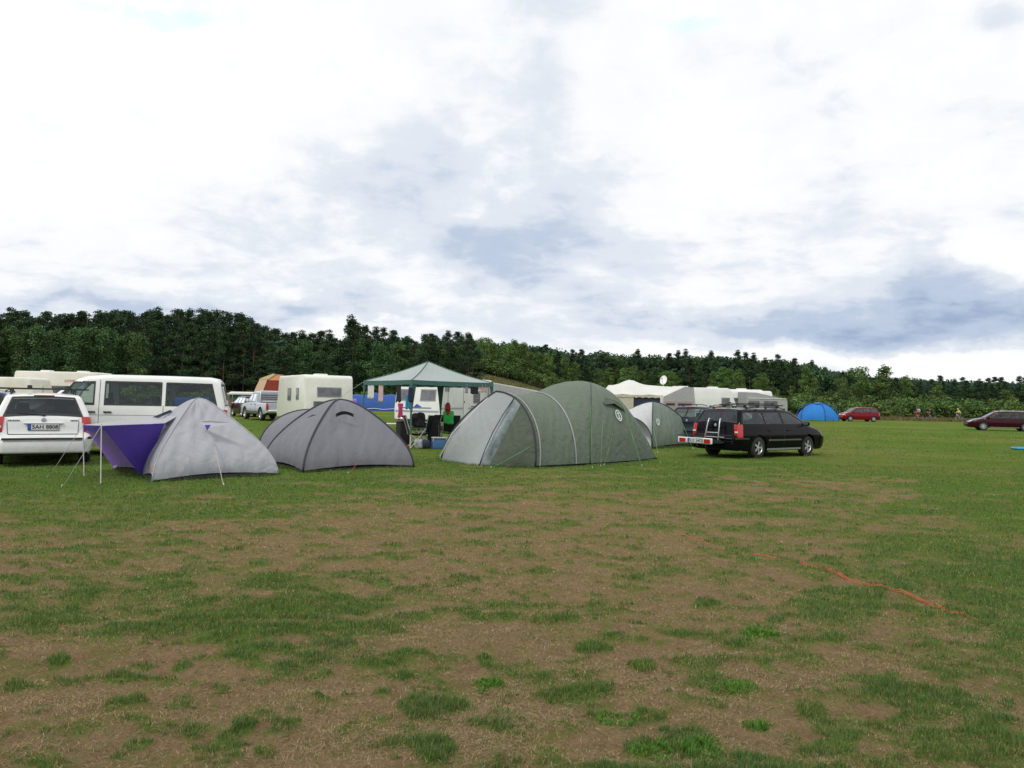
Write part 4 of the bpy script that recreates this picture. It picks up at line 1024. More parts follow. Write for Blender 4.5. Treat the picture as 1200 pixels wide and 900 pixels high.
# carrier: a thing hung on the towbar
cc = O-hb*2.275
ct = thing('bicycle_carrier', 'empty aluminium bicycle carrier with light board on the towbar of the black estate', 'bike carrier', cc, al)
m = MB(); m.tube([(.15, 0, .38), (-.12, 0, .42)], .03, 8); m.box((-.35, 0, .46), (.06, 1.05, .04)); m.box((-.12, 0, .46), (.06, .9, .04)); m.box((-.24, .2, .44), (.5, .05, .05)); m.box((-.24, -.2, .44), (.5, .05, .05)); m.build('carrier_frame', MT['plastic'], ct)
for y_ in (.45, .30, -.30, -.45)[:3]:
    m = MB(); m.box((-.36, y_-.0, .50), (.62, .04, .03)); m.build('wheel_channel', MT['plastic'], ct)
for y_, tl_ in ((.20, .0), (-.28, .0)):
    m = MB(); m.tube([(-.14, y_, .46), (-.02, y_*.85, .98), (.03, y_*.8, 1.12), (.10, y_*.78, 1.10)], .018, 8); m.build('upright', MT['alu'], ct, smooth=True)
m = MB(); m.tube([(-.06, .19, .72), (-.06, -.26, .72)], .014, 6); m.tube([(-.08, .20, .60), (-.08, -.44, .60)], .012, 6); m.build('cross_bar', MT['alu'], ct)
for y_ in (.12, .20):
    m = MB(); m.rbox((-.02, y_, .97), (.06, .05, .10), .02); m.build('clamp', MT['plastic'], ct)
m = MB(); m.rbox((-.72, .06, .50), (.05, 1.20, .165), .03); lb = m.build('light_board', MT['plate'], ct, smooth=True, sharp=40)
for y_ in (.46, -.40):
    m = MB(); m.rbox((-.752, y_+.02, .50), (.025, .22, .115), .02); m.build('tail_light', MT['redlens'], ct)
plate(ct, -.752, .03, .50, -1, '5U3 2402', w_=.50, h=.115)
m = MB()
for y_ in (-.30, 0, .3): m.tube([(-.60, y_+.08, .40), (-.74, y_-.04, .34)], .008, 5)
m.tube([(-.35, .62, .52), (-.35, -.55, .52)], .012, 5); m.tube([(-.72, .68, .64), (-.66, .20, .635)], .012, 5); m.build('strap_hook', MT['plastic'], ct)
# dark grey car behind it
O = Vector((*XY(841, 29.0), 0))
dcar, dsh = estate('estate_car', 'dark blue-grey car parked between the small dome tent and the black estate', 'car', MT['darkgrey'], O, al+.12, L=4.4, roof=1.46, bars=(), rails=1, rglass=MT['glass'])
# red hatchback / dark red estate
O = Vector((*XY(1006, 85.5), 0))
rcar, rsh = estate('hatchback_car', 'red compact people carrier parked beside the blue dome tent', 'car', MT['red'], O, hvec(-.985, -.03), L=4.25, W=1.74, roof=1.58, wb=2.6, rails=0, belt=1.0, tail=.42, strip=MT['red'])
O = Vector((*XY(1173.5, 58.0), 0))
mcar, msh = estate('estate_car', 'dark red estate car with silver roof rails cut by the right edge', 'car', MT['maroon'], O, hvec(-.93, .36), L=4.7, W=1.8, roof=1.47, wb=2.7, sill=MT['alloy'], railmat=MT['alloy'], tail=.40, strip=MT['maroon'])
# blue car at the left edge, mostly behind the white one
O = Vector((*XY(-13, 21.5), 0))
ucar, ush = estate('saloon_car', 'dark blue car behind the white estate at the left edge', 'car', MT['blue'], O, hvec(-.45, .89), L=4.3, roof=1.5)
# a dark car in front of the pickup
O = Vector((*XY(292, 55.5), 0))
kcar, ksh = estate('hatchback_car', 'dark maroon car parked just beyond the nose of the silver pickup', 'car', MT['maroon'], O, hvec(-.55, .83), L=4.0, roof=1.5, wb=2.45, rails=0)

# ---- the van
def van():
    L, h, rh, b = 4.90, 2.45, 1.96, 1.18
    top = [(-h, .55), (-h+.012, .66), (-h+.05, .70), (-h+.07, b), (-h+.11, b+.05), (-h+.24, rh-.12), (-h+.30, rh-.05), (-h+.50, rh-.01), (-1.0, rh), (.35, rh), (.75, rh-.04), (.95, rh-.10), (1.72, b+.06), (1.80, b+.01), (h-.22, b-.20), (h-.10, b-.32), (h-.04, .70), (h-.01, .62), (h, .5)]
    belt = [(-h, b), (1.6, b-.02), (h, b-.15)]
    sh = Shape(L, 1.90, top, belt, .24, [(-1.52, .335), (1.48, .335)], .40, tum=.20, rf=.13, crown=.05, er=(.2, .5), cut=.14)
    t = thing('minibus', 'white passenger van parked side-on behind the purple and grey tent', 'van', (*XY(150, 19.2), 0), hvec(-1, -.30))
    z0, z1 = b+.03, rh-.18
    q3 = [(-h+.28, z0), (-.98, z0), (-.98, z1), (-h+.42, z1)]; q2 = [(-.90, z0), (.36, z0), (.36, z1), (-.90, z1)]; q1 = [(.56, z0), (1.50, z0+.0), (1.02, z1-.02), (.56, z1)]
    wind = (1.70, .74, .93, .66); tails = (-h+.12, .68, -h+.235, .62)
    sh.body(MT['vanwhite'], t, [q3, q2, q1], [wind, tails])
    for sg in (1, -1):
        for q in (q3, q2, q1): window(t, sh.fside(sg, .006), sh.fside(sg, .002), q, .035, MT['clearglass'])
    x0, w0, x1, w1 = wind; window(t, sh.ftop(.008), sh.ftop(.003), [(x0, -w0), (x0, w0), (x1, w1), (x1, -w1)], .05, MT['clearglass'], 'windscreen')
    window(t, sh.fend(-1, .008), sh.fend(-1, .004), [(.66, z0+.02), (-.66, z0+.02), (-.60, z1+.0), (.60, z1+.0)], .03, MT['clearglass'], 'rear_window')
    underbody(t, sh)
    cabin(t, sh, -h+.25, 1.6, [(.55, .45, .5, 1.5), (.55, -.45, .5, 1.5), (-.55, 0, 1.5, 1.42), (-1.55, .2, 1.2, 1.35)], zf=.5)
    m = MB(); rows = [[Vector((x_+.03*sin(k*2.1), .76+.02*sin(k*1.7)-.0, z_)) for x_, z_ in ((.95-k*.035, z1-.03), (1.36-k*.06, z0+.02))] for k in range(8)]; m.grid(rows); m.build('curtain', MT['gazebo'], t)
    m = MB(); m.rbox((-1.55, .55, z0+.10), (.9, .3, .26), .08); m.build('bundle', MT['bluetarp'], t)
    for (x, y) in ((-1.52, 1), (-1.52, -1), (1.48, 1), (1.48, -1)): wheel(t, x, y*.83, .335, y, .21, 8)
    se = [[(.46, .40), (.46, rh-.14)], [(-.94, .40+.3), (-.94, z0)], [(1.56, .75), (1.58, z0)], [(-h+.25, .8), (-h+.27, z0)]]
    seams(t, sh, se)
    m = MB()
    for sg in (1, -1): ribbon(m, sh.fside(sg, .005), [(-1.9, .98), (.46, .98)], .014, 10); ribbon(m, sh.fside(sg, .005), [(.46, .98), (1.6, .98)], .012, 8)
    m.build('side_crease', MT['stripegrey'], t)
    for sg in (1, -1):
        for x in (.62, .27-.0): 
            m = MB(); p = sh.fside(sg, .018)(x, 1.05); m.rbox((p.x, p.y, p.z), (.18, .03, .035), .013); m.build('door_handle', MT['plastic'], t)
        mirror(t, sh, 1.45, sg, MT['plastic'], z0+.10, (.12, .2, .26))
        m = MB(); rows = []
        for j in range(6):
            z = .80+.34*j/5; xe = sh.fend(-1, 0)(0, z).x; row = []
            for i in range(6):
                u = i/5
                if u < .6: x = xe+.12*(1-u/.6)+.012; row.append(Vector((x, sg*(sh.wid(x, z)+.010), z)))
                else: row.append(Vector((xe-.012, sg*(sh.wid(xe+.012, z)+.01-(u-.6)*.3), z)))
            rows.append(row)
        m.grid(rows); m.build('tail_light', MT['redlens'], t, smooth=True)
        m = MB(); m.rbox((h-.16, sg*.68, .74), (.22, .30, .16), .05); m.build('headlight', MT['whitelens'], t, smooth=True)
    m = MB()
    for sg in (1, -1):
        for a0, a1 in ((-h+.01, -1.95), (1.92, h-.01)): panepatch(m, sh.fside(sg, .014), [(a0, .34), (a1, .34), (a1, .60), (a0, .60)], 8, 3)
    m.rbox((-h-.02, 0, .46), (.10, 1.6, .26), .04); m.rbox((h+.0, 0, .46), (.10, 1.5, .26), .04); m.build('bumper', MT['greyplastic'], t, smooth=True, sharp=50)
    plate(t, -h-.075, 0, .50, -1, None)
    return t
van()

# ---- the pickup
def pickup():
    L, h, b = 5.25, 2.625, 1.12
    top = [(-h, .62), (-h+.012, 1.10), (-h+.03, b), (-.62, b), (-.60, b+.02), (-.48, 1.74), (-.42, 1.79), (-.1, 1.82), (.35, 1.80), (.55, 1.75), (1.22, b+.06), (1.3, b), (h-.4, b-.12), (h-.12, b-.28), (h-.05, .80), (h, .6)]
    sh = Shape(L, 1.95, top, [(-h, b), (h, b-.05)], .42, [(-1.55, .38), (1.55, .38)], .47, tum=.28, rf=.09, crown=.03, er=(.12, .4), cut=.06)
    t = thing('pickup_truck', 'silver double-cab pickup with a slatted rear guard beside the beige caravan', 'pickup', Vector((*XY(314, 48.6), 0))+Vector((0, 0, 0)), hvec(-.585, .81))
    z0, z1 = b+.03, 1.68
    q1 = [(.30, z0), (1.02, z0), (.55, z1), (.30, z1)]; q2 = [(-.42, z0), (.24, z0), (.24, z1), (-.36, z1)]
    wind = (1.20, .68, .57, .60)
    sh.body(MT['silver'], t, [q1, q2], [wind])
    for sg in (1, -1):
        for q in (q1, q2): window(t, sh.fside(sg, .006), sh.fside(sg, .002), q, .03, MT['glass'])
        mirror(t, sh, .95, sg, MT['silver'], z0+.08, (.1, .2, .2))
        m = MB(); m.rbox((-h+.01, sg*.89, .88), (.10, .14, .40), .03); m.build('tail_light', MT['redlens'], t, smooth=True)
        m = MB(); panepatch(m, sh.fside(sg, .02), [(-1.05, .44), (1.05, .44), (1.05, .58), (-1.05, .58)], 8, 1); m.build('side_step', MT['greyplastic'], t)
        for x in (.2, -.5): m = MB(); p = sh.fside(sg, .018)(x, .98); m.rbox((p.x, p.y, p.z), (.16, .03, .03), .012); m.build('door_handle', MT['plastic'], t)
        m = MB(); m.rbox((h-.2, sg*.72, .84), (.25, .32, .18), .05); m.build('headlight', MT['whitelens'], t)
    x0, w0, x1, w1 = wind; window(t, sh.ftop(.008), sh.ftop(.003), [(x0, -w0), (x0, w0), (x1, w1), (x1, -w1)], .05, MT['glass'], 'windscreen')
    underbody(t, sh); cabin(t, sh, -.4, 1.15, [(.4, .4, .5, 1.55), (.4, -.4, .5, 1.55), (-.3, 0, 1.2, 1.5)], zf=.6)
    for (x, y) in ((-1.55, 1), (-1.55, -1), (1.55, 1), (1.55, -1)): wheel(t, x, y*.84, .38, y, .25, 6)
    m = MB(); m.rbox((-h-.06, 0, .58), (.16, 1.7, .2), .05); m.build('rear_bumper', MT['chrome'], t, smooth=True, sharp=50)
    m = MB(); m.tube([(-.95, .78, b), (-.80, .72, 1.80), (-.80, -.72, 1.80), (-.95, -.78, b)], .04, 8); m.tube([(-.84, .74, b+.05), (-.84, -.74, b+.05)], .03, 6); m.build('sports_bar', MT['white'], t, smooth=True)
    for i in range(5): m = MB(); m.box((-.82, 0, b+.14+i*.12), (.03, 1.36, .04)); m.build('guard_slat', MT['silver'], t)
    m = MB(); m.box((-.60, 0, 1.45), (.02, 1.25, .42)); m.build('rear_window', MT['window'], t)
    m = MB(); m.box((-1.62, 0, b+.012), (1.9, 1.5, .03)); m.build('bed_cover', MT['plastic'], t)
    seams(t, sh, [[(.27, .58), (.27, z0)], [(-.48, .6), (-.48, z0)], [(-.66, .58), (-.66, b-.02)], [(1.08, .6), (1.12, b)]])
    return t
pickup()

# ================================================================== CARAVANS
def caravan(name, label, cat, loc, rz, L=5.5, W_=2.3, z0=.42, z1=2.58, mat='cwhite', slope=(.12, .12), side_w=((-1.6, -.8, 1.35, 1.95), (.4, 1.4, 1.35, 1.95)), end_w=((-.75, .75, 1.35, 1.95),), ends=(-1, 1), door=None, stripes=True, hatches=2, plate_txt=None, extra=None, chassis=True, group=None, rnd=.22, lights=True):
    t = thing(name, label, cat, loc, rz, group); m = MB(); h = L/2; body = MT[mat]
    def prof(ins=0):
        pts = []; 
        for (cx_, cz_, a0) in ((-h+rnd+slope[0], z1-rnd, pi), (h-rnd-slope[1], z1-rnd, pi/2)):
            for k in range(7):
                a = a0-pi/2*k/6; pts.append((cx_+(rnd-ins)*cos(a), cz_+(rnd-ins)*sin(a)))
        pts += [(h-ins, z0+.5), (h-ins-.03, z0+ins), (-h+ins+.03, z0+ins), (-h+ins, z0+.5)]
        return pts
    rows = []
    for y, i in ((-W_/2, .07), (-W_/2+.02, .02), (-W_/2+.07, 0), (W_/2-.07, 0), (W_/2-.02, .02), (W_/2, .07)): rows.append([Vector((x, y, z)) for x, z in prof(i)])
    m.grid(rows, closed=True); n = len(rows[0]); m.add(rows[0], [tuple(range(n))]); m.add(rows[-1], [tuple(range(n-1, -1, -1))])
    m.build('body', body, t, smooth=True, fix=True, sharp=35)
    def win(c, d, axis):
        m = MB(); m.rbox(c, d, .04) if False else m.box(c, d); fr = m.build('window', MT['wframe'], t)
        m = MB(); q = list(d); q[axis] = d[axis]+.014; 
        for i in range(3):
            if i != axis: q[i] -= .09
        m.box(c, q); m.build('pane', MT['window'], fr)
        m = MB(); q2 = list(q); q2[axis] += .006; q2[2] = .03; m.box((c[0], c[1], c[2]-q[2]*.05), q2); m.build('window_bar', MT['wframe'], fr)
    for sg in (1, -1):
        for (a, b, c, d) in side_w: win(((a+b)/2, sg*(W_/2+.008), (c+d)/2), (b-a, .03, d-c), 1)
    def xe(e, z): return (h-slope[0 if e < 0 else 1]*max(0, min(1, (z-z0-.5)/(z1-rnd-z0-.5)))) * e
    for e in ends:
        for (a, b, c, d) in end_w:
            for nm, ins, off, mt in (('window', 0, .02, 'wframe'), ('pane', .05, .028, 'window')):
                m = MB(); q = [(xe(e, z)+e*off, y, z) for y, z in ((a+ins, c+ins), (b-ins, c+ins), (b-ins, d-ins), (a+ins, d-ins))]
                if e < 0: q = q[::-1]
                m.slab(q, .03); 
                if nm == 'window': fr = m.build(nm, MT[mt], t)
                else: m.build(nm, MT[mt], fr)
    if stripes:
        m = MB()
        for sg in (1, -1): m.box((0, sg*(W_/2+.003), 1.08), (L-.2, .012, .09)); 
        for e in ends: m.box((e*(h+.004), 0, 1.0-.06), (.014, W_-.16, .07))
        m.build('side_stripe', MT['stripegrey'], t)
    if door:
        for sg in (door[1],):
            m = MB(); m.box((door[0], sg*(W_/2+.004), 1.45), (.66, .016, 1.85)); dr = m.build('door', MT['wframe'], t)
            m = MB(); m.box((door[0], sg*(W_/2+.010), 1.45), (.62, .018, 1.81)); m.build('door_leaf', body, dr)
            m = MB(); m.rbox((door[0]-.24, sg*(W_/2+.03), 1.4), (.04, .03, .12), .01); m.build('handle', MT['plastic'], dr)
    for i in range(hatches):
        m = MB(); m.rbox((-h*.4+i*h*.8, 0, z1+.04), (.6, .6, .11), .04); m.build('roof_hatch', MT['plate'], t, smooth=True, sharp=50)
    if chassis:
        for sg in (1, -1): wheel(t, -.2, sg*(W_/2-.14), .32, sg, .18, 6)
        m = MB(); m.box((0, 0, z0-.06), (L-.3, W_-.3, .12)); m.tube([(h-.2, .5, z0-.05), (h+1.2, 0, z0+.02)], .04, 6); m.tube([(h-.2, -.5, z0-.05), (h+1.2, 0, z0+.02)], .04, 6); m.tube([(h+1.15, 0, 0), (h+1.15, 0, z0+.1)], .03, 6)
        for x in (-h+.4, h-.4):
            for sg in (1, -1): m.tube([(x, sg*(W_/2-.3), 0), (x, sg*(W_/2-.3), z0)], .025, 5)
        m.build('chassis', MT['greyplastic'], t)
    for e in ((-1,) if lights else ()):
        for sg in (1, -1): m = MB(); m.rbox((e*(h+.01), sg*(W_/2-.2), z0+.28), (.04, .22, .12), .02); m.build('tail_light', MT['redlens'], t)
    if extra: extra(t, h, W_, xe)
    return t
# beige caravan behind the grey dome: its end faces us
cr_ = Vector((*XY(357.5, 37.4), 0)); ld = Vector((-.525, .851, 0)); wd = Vector((.851, .525, 0)); Lc, Wc = 5.2, 2.45
ctr = cr_+ld*Lc/2+wd*Wc/2
def ex1(t, h, W_, xe):
    m = MB(); m.lathe([(.001, -.012), (.11, -.012), (.12, 0)], (-xe(1, 2.2)-.02, .62, 2.27), 'x', 16); m.build('round_logo', MT['redmark'], t)
    m = MB(); m.box((-xe(1, 2.27)-.036, .62, 2.27), (.01, .13, .03)); m.build('logo_bar', MT['plate'], t)
    m = MB(); m.box((-xe(1, 2.2)-.012, .0, 2.07), (.012, 2.0, .015)); m.build('panel_joint', MT['wframe'], t)
    m = MB(); m.box((-h-.012, .05, 1.12), (.03, 1.5, .35)); m.build('locker_lid', MT['window'], t)
caravan('caravan', 'beige caravan with a round red emblem behind the dark grey dome tent', 'caravan', ctr, hvec(ld.x, ld.y), Lc, Wc, z1=2.60, mat='cream', slope=(.10, .35), side_w=((-1.55, -1.1, 1.35, 1.95), (-.2, .45, 1.30, 1.95)), end_w=((-.62, .62, 1.52, 2.0),), ends=(-1,), stripes=False, extra=ex1, hatches=3, lights=False)
# white caravan behind the gazebo
cn = Vector((*XY(516, 36), 0)); ed = Vector((-.944, .33, 0)); sdv = Vector((.33, .944, 0)); Lh, Wh = 7.0, 2.42
ctr = cn+ed*Wh/2+sdv*Lh/2
def ex2(t, h, W_, xe):
    m = MB()
    m.add([(-h-.03, .20, 1.12), (-h-.03, -.28, 1.14), (-h-.03, .0, 1.28), (-h-.03, .10, 1.18)], [(0, 1, 2, 3)]); m.box((-h-.022, 0, 1.10), (.012, 1.5, .03)); m.build('blue_emblem', MT['stripeblue'], t)
    for z in (1.15, 2.05): m = MB(); m.box((-h+.75, -W_/2-.012, z), (.5, .03, .3)); m.build('fridge_vent', MT['wframe'], t)
    m = MB(); m.box((.4, -W_/2-.012, 2.12), (2.2, .014, .03)); m.box((.9, -W_/2-.014, 2.14), (.7, .014, .05)); m.build('red_stripe', MT['redmark'], t)
    for z in (1.95, 1.18): m = MB(); m.box((.9, -W_/2-.014, z), (1.2, .014, .035)); m.build('awning_strip', MT['plastic'], t)
    m = MB(); m.box((1.4, -W_/2-.014, .92), (.7, .02, .18)); m.build('service_hatch', MT['wframe'], t)
    for sg in (1, -1): pass
caravan('caravan', 'white caravan with blue emblem seen under the gazebo roof', 'caravan', ctr, hvec(sdv.x, sdv.y), Lh, Wh, z0=.55, z1=2.62, slope=(.28, .12), side_w=((.6, 1.5, 1.35, 1.9),), end_w=((-.93, -.12, 1.42, 1.98), (.28, .98, 1.42, 1.98)), ends=(-1,), door=(-.4, -1), extra=ex2, lights=False)
# row of caravans at the right behind the black estate
def ex3(t, h, W_, xe):
    m = MB(); m.box((.5, -W_/2-.01, 1.0), (1.0, .02, .35)); m.build('locker_lid', MT['wframe'], t)
caravan('caravan', 'white round-fronted caravan in the right row, next to the white awnings', 'caravan', (*XY(817, 51), 0), .06, 5.0, 2.3, z1=2.62, slope=(.1, .55), side_w=((-1.5, -.6, 1.4, 2.0), (1.25, 1.80, 1.35, 2.0)), extra=ex3, rnd=.35)
caravan('caravan', 'grey-white caravan in the middle of the right row, half behind the round-fronted one', 'caravan', (*XY(853, 56), 0), .03, 4.8, 2.3, z1=2.66, slope=(.2, .2), side_w=((-1.6, -1.0, 1.5, 2.1), (.1, 1.5, 1.5, 2.1)), mat='cwhite', extra=ex3)
caravan('caravan', 'white caravan at the right end of the row with a grey awning on it', 'caravan', (*XY(870, 55), 0), -.05, 4.0, 2.2, z1=2.56, slope=(.3, .2), side_w=((-.9, .3, 1.45, 2.05),), extra=ex3)
# left background
def ex4(t, h, W_, xe):
    text_mesh('HYMER', .26, MT['redmark'], 'red_lettering', t, Matrix(((1, 0, 0, .9), (0, 0, 1, -W_/2-.012), (0, 1, 0, 2.2), (0, 0, 0, 1))), .003)
    m = MB(); m.box((-1.9, -W_/2-.01, 2.1), (.5, .02, .2)); m.build('small_window', MT['window'], t)
t4 = caravan('motorhome', 'cream motorhome with red lettering beyond the roof of the white estate', 'motorhome', (*XY(76, 50), 0), .0+.1, 5.6, 2.3, z0=.5, z1=2.80, mat='cream2', slope=(.25, .3), side_w=((-.4, .6, 1.4, 1.9),), end_w=(), stripes=False, extra=ex4, rnd=.15)
caravan('caravan', 'low cream caravan cut by the left edge, beyond the blue car', 'caravan', (*XY(-6, 46), 0), .08, 6.0, 2.3, z1=2.32, mat='cream2', slope=(.3, .4), side_w=((-.4, .6, 1.3, 1.8),), end_w=(), stripes=False, hatches=1)

# ================================================================== TENTS
def lerp(a, b, t): return a*(1-t)+b*t
def arc_pt(base, apex, t, p=2.0, q=1.0):
    t = max(0, min(1, t)); th = t*pi/2; f = (p*cos(th)+(1-p)*cos(th)**4) if t < 1 else 0
    return Vector((lerp(apex.x, base.x, f), lerp(apex.y, base.y, f), base.z+(apex.z-base.z)*sin(th)**q))
def dome_panel(b0, b1, apex, p, q, sag, z0=.05, nu=30, nv=24, bot=.10):
    if b0.y < 40: EDGES.append((b0, b1, 300))
    rows = []
    for j in range(nv+1):
        t = j/nv; row = []
        for i in range(nu+1):
            u = i/nu; a = arc_pt(b0, apex, t, p, q); b = arc_pt(b1, apex, t, p, q); c = lerp(a, b, u)
            mid = (b0+b1)/2; inw = Vector((apex.x-mid.x, apex.y-mid.y, 0)).normalized()
            s_ = sin(pi*u); rp_ = .011*sin(30*u+9*t+b0.x)*sin(pi*t)+.008*sin(17*u-14*t+b0.y)*sin(pi*t)+.012*sin(44*u)*(1-t)**3; c = c+inw*(sag*s_*sin(pi*min(t*1.15, 1))+rp_*min(1, s_*2))+inw*(bot*s_*(1-t)**6)
            c.z += .06*s_*(1-t)**8 if t < .3 else 0
            c.z += .045*(1-t)**6
            row.append(c)
        rows.append(row)
    return rows
def seam_line(par, pts, r_, mat, name='pole_sleeve', n=6):
    m = MB(par.location); m.tube(pts, r_, n); return m.build(name, mat, par, smooth=True)
def guy(par, a, b, mat=None, r_=.004):
    seam_line(par, [a, b], r_, mat or MT['rope'], 'guy_line', 4)
    d = (Vector(a)-Vector(b)).normalized(); b = Vector(b); m = MB(par.location); m.tube([b+Vector((0, 0, .05)), b+Vector((-d.x*.05, -d.y*.05, -.02))], .006, 4); m.build('tent_peg', MT['alu'], par)
def V2(p, z=0): return Vector((p[0], p[1], z))

# ---- A: light grey dome with the purple porch
g1, g2, g3 = V2((-6.62, 13.85)), V2(gp(178, 566.5)), V2(gp(326, 557.5)); c0 = Vector((-5.98, 14.65, 1.43))
g6 = V2((-7.75, 15.1)); g4 = V2((2*c0.x-g1.x+.1, 2*c0.y-g1.y)); g5 = V2((2*c0.x-g2.x, 2*c0.y-g2.y))
g6b = g6
tA = thing('dome_tent', 'light grey dome tent with a purple porch propped on two thin poles', 'tent', (c0.x, c0.y, 0))
base = [g1, g2, g3, g4, g5, g6]; pp, qq = .47, 1.0
for i in range(6):
    a, b = base[i], base[(i+1) % 6]
    m = MB(tA.location); m.grid(dome_panel(a, b, c0, pp, qq, .07 if i != 1 else .05)); m.build('fly_panel' if i != 5 else 'door_panel', MT['lgrey'], tA, smooth=True, fix=True)
for b in (g2, g3, g5):
    seam_line(tA, [arc_pt(b, c0, k/16, pp, qq)+Vector((0, 0, .004)) for k in range(17)], .012, MT['lgrey'])
m = MB(tA.location); q = [lerp(b, V2(c0), .03) for b in base]; m.add([V2(p, .0) for p in q]+[V2(p, .075) for p in q], [tuple(range(11, 5, -1))]+[(i, (i+1) % 6, (i+1) % 6+6, i+6) for i in range(6)]); m.build('groundsheet', MT['ground_black'], tA)
pn, pf = gp(118, 567.5), gp(98.5, 560.5)
pn_t = Vector((pn.x-.02, pn.y, .96)); pf_t = Vector((pf.x-.05, pf.y, .93))
an = wp(193, 496, 14.05); af = wp(188, 487, 15.1)
mid_a = arc_pt(g1, c0, .42, pp, qq)
def sheet(name, a, b, c, d, mat, par, sag=.04, nu=10, nv=10, th=0):
    rows = [[lerp(lerp(a, b, i/nu), lerp(d, c, i/nu), j/nv)+Vector((0, 0, -sag*sin(pi*i/nu)*sin(pi*j/nv))) for i in range(nu+1)] for j in range(nv+1)]
    m = MB(par.location); m.grid(rows); return m.build(name, mat, par, smooth=True)
crown_a = arc_pt(g1, c0, .55, pp, qq); crown_f = arc_pt(g6, c0, .55, pp, qq)
sheet('porch_roof', pf_t, pn_t, an, af, MT['lgrey'], tA, .05)
sheet('porch_roof_back', an, crown_a, crown_f, af, MT['lgrey'], tA, .02)
sheet('near_porch_wall', pn_t+Vector((0, 0, -.005)), an+Vector((0, 0, -.005)), g1, g1, MT['purple'], tA, 0)
m = MB(tA.location); m.grid([[an, lerp(an, g1, .5), g1], [arc_pt(g1, c0, .42, pp, qq), arc_pt(g1, c0, .2, pp, qq), g1+Vector((.12, 0, 0))]]); m.build('porch_gusset', MT['lgrey'], tA, smooth=True)
sheet('far_porch_wall', pf_t+Vector((0, 0, -.005)), af, g6, g6, MT['lilac'], tA, 0)
sheet('front_porch_edge', pf_t, pn_t, pn_t+Vector((.02, .02, -.07)), pf_t+Vector((.02, .02, -.10)), MT['purple'], tA, 0)
sheet('front_hem', pn_t, lerp(pn_t, g1, .66), lerp(pf_t, g6, .92), lerp(pf_t, g6, .02), MT['lilac'], tA, .02)
for a, b in ((pn, pn_t), (pf, pf_t)): m = MB(tA.location); m.tube([a, b+Vector((0, 0, .03))], .010, 6); m.build('porch_pole', MT['whitepole'], tA)
for a, b in ((pn_t, gp(73, 571)), (pf_t, gp(56, 561))): guy(tA, a, b)
guy(tA, arc_pt((g2+g3)/2, c0, .30, pp, qq), gp(262, 569.5), MT['rope'], .007)
vp = wp(243, 499, 13.9)
m = MB(tA.location); m.add([vp+Vector((-.19, .10, .06)), vp+Vector((.0, -.0, -.03)), vp+Vector((.42, .14, .055)), vp+Vector((0, .1, .09))], [(0, 1, 2, 3)]); m.build('vent_hood', MT['lgrey'], tA)
m = MB(tA.location); m.add([vp+Vector((-.04, -.02, .015)), vp+Vector((.01, -.03, -.09)), vp+Vector((.07, -.02, .02))], [(0, 1, 2)]); m.build('vent_opening', MT['purple'], tA)
fl = wp(186, 486, 14.75); m = MB(tA.location); m.add([fl+Vector((-.12, 0, -.05)), fl+Vector((.22, .0, .10)), fl+Vector((.26, 0, .06)), fl+Vector((.02, -.05, -.06))], [(0, 1, 2, 3)]); m.build('side_window', MT['navy'], tA)
lc = wp(181, 550, 13.05)
m = MB(tA.location)
for k, (dx_, dz_, s_) in enumerate(((0, 0, .035), (-.05, .03, .018), (.05, .035, .018), (-.02, .055, .016), (.03, -.035, .02), (-.045, -.03, .018))):
    rows = [[lc+Vector((dx_+s_*r_*cos(2*pi*i/10)*.8, -.02-(dx_*.6), dz_+s_*r_*sin(2*pi*i/10))) for i in range(10)] for r_ in (.01, 1)]; m.grid(rows, closed=True)
m.build('orange_emblem', MT['ologo'], tA)

# ---- B: purple-grey dome with dark poles
F, Rr, L_ = V2(gp(355, 554.5)), V2(gp(484.5, 548)), V2(XY(311, 17.1)); Bk = F+(Rr-F)+(L_-F); Bk.z = 0
ap = (F+Bk)/2; ap = Vector((ap.x, ap.y, 1.45))
tB = thing('dome_tent', 'dark purple-grey dome tent with dark pole seams in front of the beige caravan', 'tent', (ap.x, ap.y, 0))
base = [F, Rr, Bk, L_]; pp, qq = .66, 1.0
for i in range(4):
    m = MB(tB.location); m.grid(dome_panel(base[i], base[(i+1) % 4], ap, pp, qq, .05, bot=.06)); m.build('fly_panel', MT['grey'], tB, smooth=True, fix=True)
for b in base: seam_line(tB, [arc_pt(b, ap, k/20, pp, qq)+Vector((0, -.0, .008)) for k in range(21)], .021, MT['pole'])
nL = Vector(((Bk-L_).y, -(Bk-L_).x, 0)).normalized(); nL = nL if nL.x < 0 else -nL
fa, fb = L_+nL*.38, Bk+nL*.38; hoop = []
for k in range(25):
    u = k/24; th = pi*u; hoop.append(lerp(fa, fb, (1-cos(th))/2)+Vector((0, 0, 1.20*max(0, sin(th))**.75)))
edge = [arc_pt(L_, ap, k/12, pp, qq) for k in range(13)]+[arc_pt(Bk, ap, 1-k/12, pp, qq) for k in range(1, 13)]
m = MB(tB.location); m.grid([[lerp(e, h_, j/6)-Vector((0, 0, .05*sin(pi*j/6))) for e, h_ in zip(edge, hoop)] for j in range(7)]); m.build('porch_roof', MT['grey'], tB, smooth=True)
seam_line(tB, [h_+Vector((0, 0, .006)) for h_ in hoop], .020, MT['pole'])
m = MB(tB.location); q = [lerp(b, V2(ap), .02) for b in base]; m.add([V2(p, .0) for p in q]+[V2(p, .055) for p in q], [(7, 6, 5, 4)]+[(i, (i+1) % 4, (i+1) % 4+4, i+4) for i in range(4)]); m.build('groundsheet', MT['ground_black'], tB)
va, vb = wp(394, 485, 16.25), wp(415, 485, 16.35)
m = MB(tB.location); n = 8; rows = []
